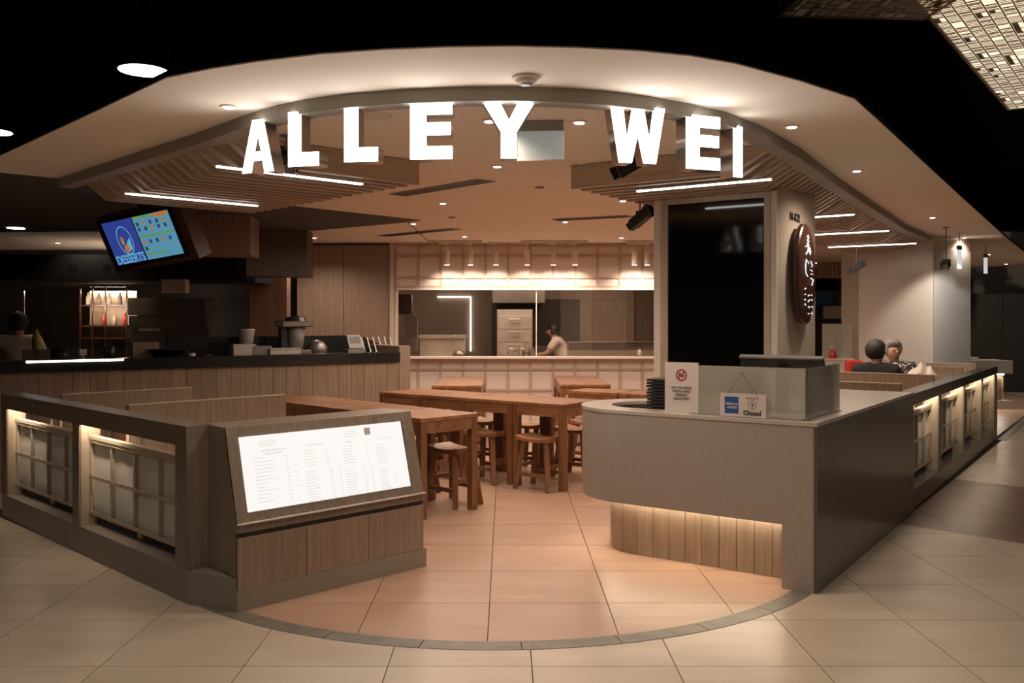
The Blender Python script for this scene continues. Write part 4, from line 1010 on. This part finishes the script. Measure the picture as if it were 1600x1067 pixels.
tvb('screen_left', 'scrblue', .03, Wt*.46, .02, Ht-.02, .0003, .002)
tvb('screen_right', 'scrcyan', Wt*.475, Wt-.025, .02, Ht-.02, .0003, .002)
for (a, b, c, d, m) in ((.48, .72, .02, .042, 'scrgreen'), (.48, .96, .185, .20, 'scrgreen'), (.48, .78, .335, .35, 'scrgreen'), (.75, .96, .022, .055, 'scrorange')):
    tvb('menu_block', m, Wt*a, Wt*b, c, d, .0022, .003)
for k in range(16):
    a = .50+(k % 5)*.09; r_ = k//5; c = (.07, .115, .225, .28)[r_]
    tvb('menu_picture', ['scrdark', 'scrorange', 'scrblue'][k % 3], Wt*a, Wt*(a+.035), c, c+.032, .0022, .003)
rm = MB()
for i in range(24):
    t0 = 2*PI*i/24; t1 = 2*PI*(i+1)/24; cx, cy = Wt*.27, -.195
    rm.prism([(cx+.085*math.cos(t0), cy+.125*math.sin(t0)), (cx+.085*math.cos(t1), cy+.125*math.sin(t1)), (cx+.078*math.cos(t1), cy+.116*math.sin(t1)), (cx+.078*math.cos(t0), cy+.116*math.sin(t0))], *TZ(.0022, .003))
rm.prism([(cx-.02, cy-.11), (cx+.05, cy-.08), (cx+.06, cy+.02), (cx+.01, cy-.02)], *TZ(.0022, .003)); link('dessert_oval', rm, 'scrtext', tv)
do = MB(); do.ball((cx-.01, cy-.07, sgn*.003), (.03, .035, .001), 10, 6); do.ball((cx-.03, cy+.0, sgn*.003), (.018, .04, .001), 10, 6); link('dessert_picture', do, 'scrorange', tv)
text('lettering', 'DESSERTS', .105, 'scrtext', tv, (Wt*.25, -Ht+.055, sgn*.003), (0, 0 if sgn > 0 else PI, 0), off=.002, sx=.74)
link('bracket', MB().box(Wt*.4, Wt*.5, -.1, .05, *TZ(-.7, -.161)), 'blackp', tv)

# ------------------------------------------------------------------ people
def skin(name, V, E, R, mat, parent, sub=2, label=None):
    me = bpy.data.meshes.new(name); me.from_pydata(V, E, []); me.materials.append(M[mat])
    o = bpy.data.objects.new(name, me); COL.objects.link(o); o.parent = parent
    md = o.modifiers.new('skin', 'SKIN'); md.use_smooth_shade = True
    sk_ = me.skin_vertices[0].data
    for i, r in enumerate(R): sk_[i].radius = r if isinstance(r, tuple) else (r, r); sk_[i].use_root = (i == 0)
    s = o.modifiers.new('sub', 'SUBSURF'); s.levels = sub; s.render_levels = sub
    if label: o['label'] = label
    return o
def figure(label, loc, rz, hipz, lean, head_turn, hands, shirt, hair, stand=False, sc=1.0, long=False, apron=None):
    # local: +y is where the person faces
    t = thing('person', label, 'person', loc, rz); t.scale = (sc, sc, sc)
    hz = hipz; ly = math.sin(lean); lz = math.cos(lean)
    def up(s, y=0): return (0, s*ly+y, hz+s*lz)
    V = [up(0), up(.16), up(.32), up(.42), up(.465), up(.51, .01), up(.58, .03), up(.655, .02)]; R = [.13, .115, (.125, .11), (.08, .07), .046, .055, (.072, .085), (.062, .07)]
    E = [(i, i+1) for i in range(7)]
    sh = up(.43)
    for s, hnd in zip((-1, 1), hands):
        i = len(V); a = (s*.17, sh[1], sh[2]-.01); h = Vector(hnd)
        mid = (Vector(a)+h)/2+Vector((s*.07, -.05, -.09))
        V += [a, tuple(mid), tuple(h)]; R += [.045, .040, .027]; E += [(3, i), (i, i+1), (i+1, i+2)]
        d = (h-mid).normalized(); side = d.cross(Vector((0, 0, 1))).normalized()
        pm_ = h+d*.045; k = len(V); V.append(tuple(pm_)); R.append((.034, .018)); E.append((i+2, k))
        for q, (o_, ln) in enumerate(((-.028, .055), (-.010, .068), (.010, .072), (.028, .062))):
            b = pm_+d*.03+side*o_; e = b+d*ln*.5-Vector((0, 0, .01)); f = e+d*ln*.4-Vector((0, 0, .022))
            m_ = len(V); V += [tuple(b), tuple(e), tuple(f)]; R += [.010, .0085, .007]; E += [(k, m_), (m_, m_+1), (m_+1, m_+2)]
        b = h+d*.02-side*s*-.03; f = b+d*.035+side*s*.018; m_ = len(V); V += [tuple(b), tuple(f)]; R += [.012, .009]; E += [(i+2, m_), (m_, m_+1)]
    for s in (-1, 1):
        i = len(V)
        if stand: V += [(s*.09, 0, hz-.06), (s*.10, .01, hz*.52), (s*.10, 0, .08), (s*.10, .12, .04)]
        else: V += [(s*.10, .04, hz-.02), (s*.12, .34, hz-.01), (s*.12, .36, .10), (s*.12, .44, .05)]
        R += [.085, .06, .04, .035]; E += [(0, i), (i, i+1), (i+1, i+2), (i+2, i+3)]
    skin('body', V, E, R, 'skin', t)
    # clothes: torso with sleeves, trousers
    V2 = [up(-.04), up(.10), up(.30), up(.42), up(.485)]; R2 = [.155, .145, (.165, .14), (.135, .115), .064]; E2 = [(0, 1), (1, 2), (2, 3), (3, 4)]
    for s, hnd in zip((-1, 1), hands):
        i = len(V2); h = Vector(hnd); a = Vector((s*.17, sh[1], sh[2]-.01)); mid = (a+h)/2+Vector((s*.07, -.05, -.09)); cuff = a.lerp(mid, .75)
        V2 += [tuple(a), tuple(cuff)]; R2 += [.085, .062]; E2 += [(3, i), (i, i+1)]
    skin('shirt', V2, E2, R2, shirt, t)
    V3 = [(0, 0, hz)]; R3 = [.14]; E3 = []
    for s in (-1, 1):
        i = len(V3)
        if stand: V3 += [(s*.09, 0, hz-.06), (s*.10, .01, hz*.52), (s*.10, 0, .14)]
        else: V3 += [(s*.10, .04, hz-.02), (s*.12, .34, hz-.01), (s*.12, .36, .17)]
        R3 += [.098, .074, .055]; E3 += [(0, i), (i, i+1), (i+1, i+2)]
    skin('trousers', V3, E3, R3, 'trouser', t)
    hc = Vector(up(.60, .02)); Rz = Matrix.Translation(hc) @ Matrix.Rotation(head_turn, 4, 'Z')
    hp = MB()
    cap = MB().ball((0, 0, 0), (.098, .112, .118), 18, 12)
    vs = []
    for (x, y, z) in cap.v:                      # hair cap with the face cut away
        if y > .035 and z < .045: y = .035+(y-.035)*.1; x *= .98; z = z*.9+.004
        w = 1+.05*math.sin(x*90+z*70)*math.cos(y*80); vs.append((x*w, (y-.022)*w, (z+.022)*w if z > -.03 or long else z*.8+.02))
    cap.v = vs; cap.v = [tuple(Rz @ Vector(v)) for v in cap.v]
    link('hair', cap, hair, t, smooth=True)
    f_ = MB()
    f_.ball((0, .088, -.012), (.011, .018, .018), 8, 6); f_.v = [tuple(Rz @ Vector(v)) for v in f_.v]; link('nose', f_, 'skin', t, smooth=True)
    e_ = MB(); 
    for s in (-1, 1): e_.ball((s*.030, .080, .008), (.012, .006, .006), 8, 6)
    e_.v = [tuple(Rz @ Vector(v)) for v in e_.v]; link('eyes', e_, 'blackp', t, smooth=True)
    m_ = MB().ball((0, .080, -.045), (.022, .008, .006), 8, 6); m_.v = [tuple(Rz @ Vector(v)) for v in m_.v]; link('mouth', m_, 'redpl' if False else 'skin', t, smooth=True)
    if apron:
        B('apron', apron, t, -.15, .15, .17, .185, .45, hz+.1)
    return t
wx, wy, _ = FR.p(4.72, .77)
figure('woman with short black hair and black shirt seated with her back to us', (wx, wy, 0), math.radians(-35), .515, .12, -.5, ((-.18, .36, .80), (.22, .38, .82)), 'shirtblk', 'hairblk')
wx, wy, _ = FR.p(5.60, .77)
figure('grey-haired woman in patterned dark blouse facing her companion', (wx, wy, 0), math.radians(145), .51, .05, .6, ((-.16, .34, .82), (.20, .30, .84)), 'floral', 'hairgry')
figure('kitchen worker with dark hair in a white shirt leaning over', ((886-790)*14.3/1420, 14.3, 0), math.radians(80), .80, .42, .1, ((-.15, .58, .95), (.18, .56, .95)), 'shirtwht', 'hairblk', stand=True, sc=.93, apron='trouser')
figure('man with black hair in a white shirt working behind the bar at far left', ((28-790)*9.3/1420, 9.3, 0), math.radians(25), .84, .05, .0, ((-.20, .40, 1.0), (.20, .40, 1.0)), 'shirtwht', 'hairblk', stand=True, sc=.97)
# bags and bits on the booth table
def bag(u, v, z, r, label, seed):
    mb = MB().ball((0, 0, r[2]), r, 36, 24); rg = random.Random(seed); ph = [rg.uniform(0, 6) for _ in range(4)]
    mb.v = [(x*(1+.18*math.sin(22*y+ph[0])+.12*math.sin(51*z_+ph[1])), y*(1+.16*math.sin(37*x+ph[2])+.10*math.sin(60*z_)), max(0, z_*(1+.10*math.sin(43*x+ph[3])+.09*math.sin(51*y+ph[0])))) for x, y, z_ in mb.v]
    o = link('plastic_bag', mb, 'bag', loc=FR.p(v, u, z), rot=(0, 0, FR.a)); tag(o, label, 'bag')
bag(.42, 5.22, .7355, (.10, .15, .115), 'large crumpled white plastic bag on the booth table', 1)
bag(.75, 5.05, .7355, (.07, .09, .085), 'smaller crumpled white bag beside the woman in black', 2)
hb = tag(link('handbag', MB().ball((0, 0, .10), (.08, .17, .10), 16, 10), 'blackp', smooth=True, loc=FR.p(4.66, .36, .4405), rot=(0, 0, FR.a)), 'black handbag lying on the bench by the partition', 'handbag')
rb = tag(link('red_bag', MB().box(-.09, .09, -.05, .05, 0, .20), 'redpl', loc=((1342-790)*10.2/1420, 10.35, .7865), bevel=.02), 'red bag behind the woman with black hair', 'bag')
# low cream counter with frosted screen behind the women
lc = thing('side_counter', 'cream low counter behind the seated women', 'counter', ((1268-790)*11.6/1420, 11.6, 0))
B('body', 'column', lc, 0, .54, 0, .4, 0, .93); B('top', 'sill', lc, -.01, .55, -.01, .41, .9305, .95); B('front_joint', 'oak', lc, .05, .056, -.004, -.0005, 0, .92)
fs_ = tag(link('frosted_divider', MB().box(0, .385, 0, .01, 0, .44), 'frost', loc=((1285-790)*11.7/1420, 11.7, .9505)), 'green-grey frosted glass divider behind the women', 'glass screen')
sb = thing('spray_bottle', 'red spray bottle with white trigger on the side counter', 'bottle', ((1302-790)*11.62/1420, 11.64, .9505)); link('bottle', MB().lathe([(.045, 0), (.05, .02), (.035, .09), (.014, .11)], 14), 'redpl', sb, smooth=True)
link('trigger', MB().box(-.04, .02, -.012, .012, .13, .16).box(-.008, .008, -.008, .008, .108, .132).box(-.035, -.025, -.006, .006, .10, .13), 'ceram', sb)
bt = thing('round_side_table', 'dark-edged booth table behind the woman in black', 'table', ((1330-790)*10.3/1420, 10.3, 0)); B('top', 'board', bt, -.45, .25, -.2, .3, .76, .786); link('leg', MB().tube([(-.1, .05, 0), (-.1, .05, .76)], .03), 'blackp', bt)

# big building pillar beyond the booths
kx, ky = (1458-790)*10.9/1420, 10.9
pr = struct('wall_pillar', MB().prism([(kx, ky), ((1515-790)*11.35/1420, 11.35), (5.4, 12.7), (4.62, 12.5), ((1342-790)*11.5/1420, 11.5)], 0, CZ-.001), 'column')
pg = link('grey_face', MB().prism([(kx+.004, ky-.012), ((1515-790)*11.35/1420+.01, 11.345), ((1515-790)*11.35/1420+.008, 11.351), (kx+.002, ky-.004)], 0, 2.29), 'columng', pr)
lamp('pillar_beam', 'SPOT', (5.05, 10.15, 2.12), 30, (1, .92, .82), rot=(math.radians(48), 0, math.radians(-18)), spot_size=1.3, spot_blend=.5, shadow_soft_size=.03)
# hanging acrylic signs
for k, (px, py, Y) in enumerate(((1499, 405, 10.5), (1540, 415, 12.6))):
    x = (px-790)*Y/1420; z = 1.455+(498-py)*Y/1420
    t = thing('hanging_sign', 'small pale blue lit hanging sign, '+['nearer one by the grey pillar', 'farther one towards the corridor'][k], 'sign', (x, Y, z), math.radians(25)); B('panel', 'ledcool', t, -.032, .032, -.006, .006, -.11, .11); B('cap', 'greyp', t, -.036, .036, -.012, .012, .1105, .16)
    link('rod', MB().tube([(0, 0, .16), (0, 0, CZ-z-.002)], .005), 'greyp', t)
M['ledcool'].node_tree.nodes['Principled BSDF'].inputs['Emission Strength'].default_value = .35
# far right host counter
hc_ = thing('host_counter', 'pale reception counter with lit strip and shoji front at far right', 'counter', (7.55, 14.7, 0), math.radians(0))
B('top_block', 'columng', hc_, -.12, .62, -.06, .5, .57, .78); B('body', 'oak', hc_, -.02, .50, .0, .45, .14, .52); B('plinth', 'columng', hc_, -.14, .62, -.08, .5, 0, .139); B('glow_strip', 'ledwarm', hc_, .0, .5, -.02, -.004, .548, .569)
for k in range(3): B('lattice_upright', 'oak_lt', hc_, -.02+k*.25, .0+k*.25, -.014, -.001, .14, .52)
B('lattice_rail', 'oak_lt', hc_, -.02, .50, -.02, -.0145, .33, .35)
B('low_wall', 'columng', hc_, -.80, -.145, .1, .2, 0, .80)
pl = tag(link('paper_pile', MB().box(-.12, .12, -.08, .08, 0, .03).box(-.08, .13, -.05, .07, .03, .045), 'bag', loc=(7.62, 14.95, .7805)), 'pile of papers on the far right reception counter', 'papers')
# marble clad corridor wall with dark doors
mw = struct('wall_corridor', MB().box(6.6, 14.9, 18.2, 18.3, 0, 3.2), 'marble')
cd = thing('dark_cabinet', 'tall dark double-door cabinet in the far right corridor', 'cabinet', (8.9, 18.0, 0))
for k in range(3): B('door', 'kitdark', cd, k*.95, .94+k*.95, 0, .19, 0, 1.95)
# things seen between column and pillar
sg = thing('far_shop_sign', 'blue and white sign board of a shop far behind the column', 'sign', ((1262-790)*16/1420, 16, 0)); sgm = MB().box(-.05, .45, .05, .12, 1.70, 1.90, Matrix.Rotation(0, 4, 'Z')); link('board', sgm, 'scrblue' if False else 'navy', sg); B('lower_board', 'ceram', sg, .3, .85, .07, .12, 1.46, 1.68)
fw = tag(link('shop_kiosk', MB().box(-.2, 1.5, 0, .3, 0, 1.95), 'kitdark', loc=((1262-790)*16/1420, 16.125, 0)), 'dark shop kiosk far behind the column', 'kiosk')
for k in range(7):
    x = (1283+k*9-790)*15.2/1420
b_ = thing('distant_slat_wall', 'band of upright wooden slats high behind the column', 'slat wall', ((1278-790)*14.4/1420, 14.4, 0))
B('backing', 'oak_lt', b_, 0, .62, .03, .05, 2.10, 2.36)
for k in range(10): B('slat', 'bulk', b_, k*.065, k*.065+.025, 0, .029, 2.10, 2.36)

# ------------------------------------------------------------------ lattice ceiling lamp and unlit panel at upper right
def lattice(name, label, O, ax, ay, L, Wd, seed, z=3.0, glowmat='lattglow', solid=.12):
    ang = math.atan2(ax[1], ax[0]); t = thing(name, label, 'light', (O[0], O[1], z), ang)
    sy = 1 if (math.cos(ang)*ay[1]-math.sin(ang)*ay[0]) > 0 else -1
    def bb(n, m, x0, x1, y0, y1, z0, z1): return B(n, m, t, x0, x1, min(y0*sy, y1*sy), max(y0*sy, y1*sy), z0, z1)
    bb('diffuser', glowmat, .004, L-.004, .009, Wd-.009, .003, .006)
    bb('frame_side', 'lattmetal', 0, L, -.008, .008, -.004, .12); bb('frame_side', 'lattmetal', 0, L, Wd-.008, Wd+.008, -.004, .12)
    bb('frame_end', 'lattmetal', -.008, .0, 0, Wd, -.004, .12); bb('frame_end', 'lattmetal', L, L+.008, 0, Wd, -.004, .12)
    bb('top_cover', 'void', 0, L, .0085, Wd-.0085, .025, .12)
    rg = random.Random(seed); mb = MB(); cols = max(3, int(Wd/.058)); cw = Wd/cols
    for c in range(cols):
        y0 = c*cw; mb.box(0, L, sy*y0-.004, sy*y0+.004, -.0015, .0); x = 0; 
        while x < L-.02:
            ln = min(rg.choice((.05, .08, .115)), L-x); k = rg.random()
            ya, yb = sorted((sy*(y0+.006), sy*(y0+cw-.006)))
            mb.box(x, x+.009, ya, yb, -.0015, .0)
            if k < solid: mb.box(x, x+ln, ya, ya+(yb-ya)*.55, -.0015, 0)
            elif k < .82:
                q = x+.016
                while q < x+ln-.006: mb.box(q, q+.009, ya, yb, -.0015, 0); q += .026
            x += ln
    link('fretwork', mb, 'lattmetal', t, kind='stuff')
    link('hanger_rod', MB().tube([(L/2, sy*Wd/2, .12), (L/2, sy*Wd/2, .89)], .01), 'void', t)
ax = Vector((-.60, -.80)); 
lattice('lattice_fitting', 'brightly lit long fretwork ceiling lamp reaching in from the top right', (3.72, 6.72), ax, (.8, -.6), 3.6, .44, 5)
lattice('lattice_fitting', 'unlit fretwork ceiling panel joining the long lamp at the top edge', (1.40, 4.64), Vector((0.06, -1)), (1, .1), 1.3, .76, 9, glowmat=M['lattmetal'] if False else 'lattunlit', solid=.2)
print('tiles', nt, 'objects', len(COL.objects))
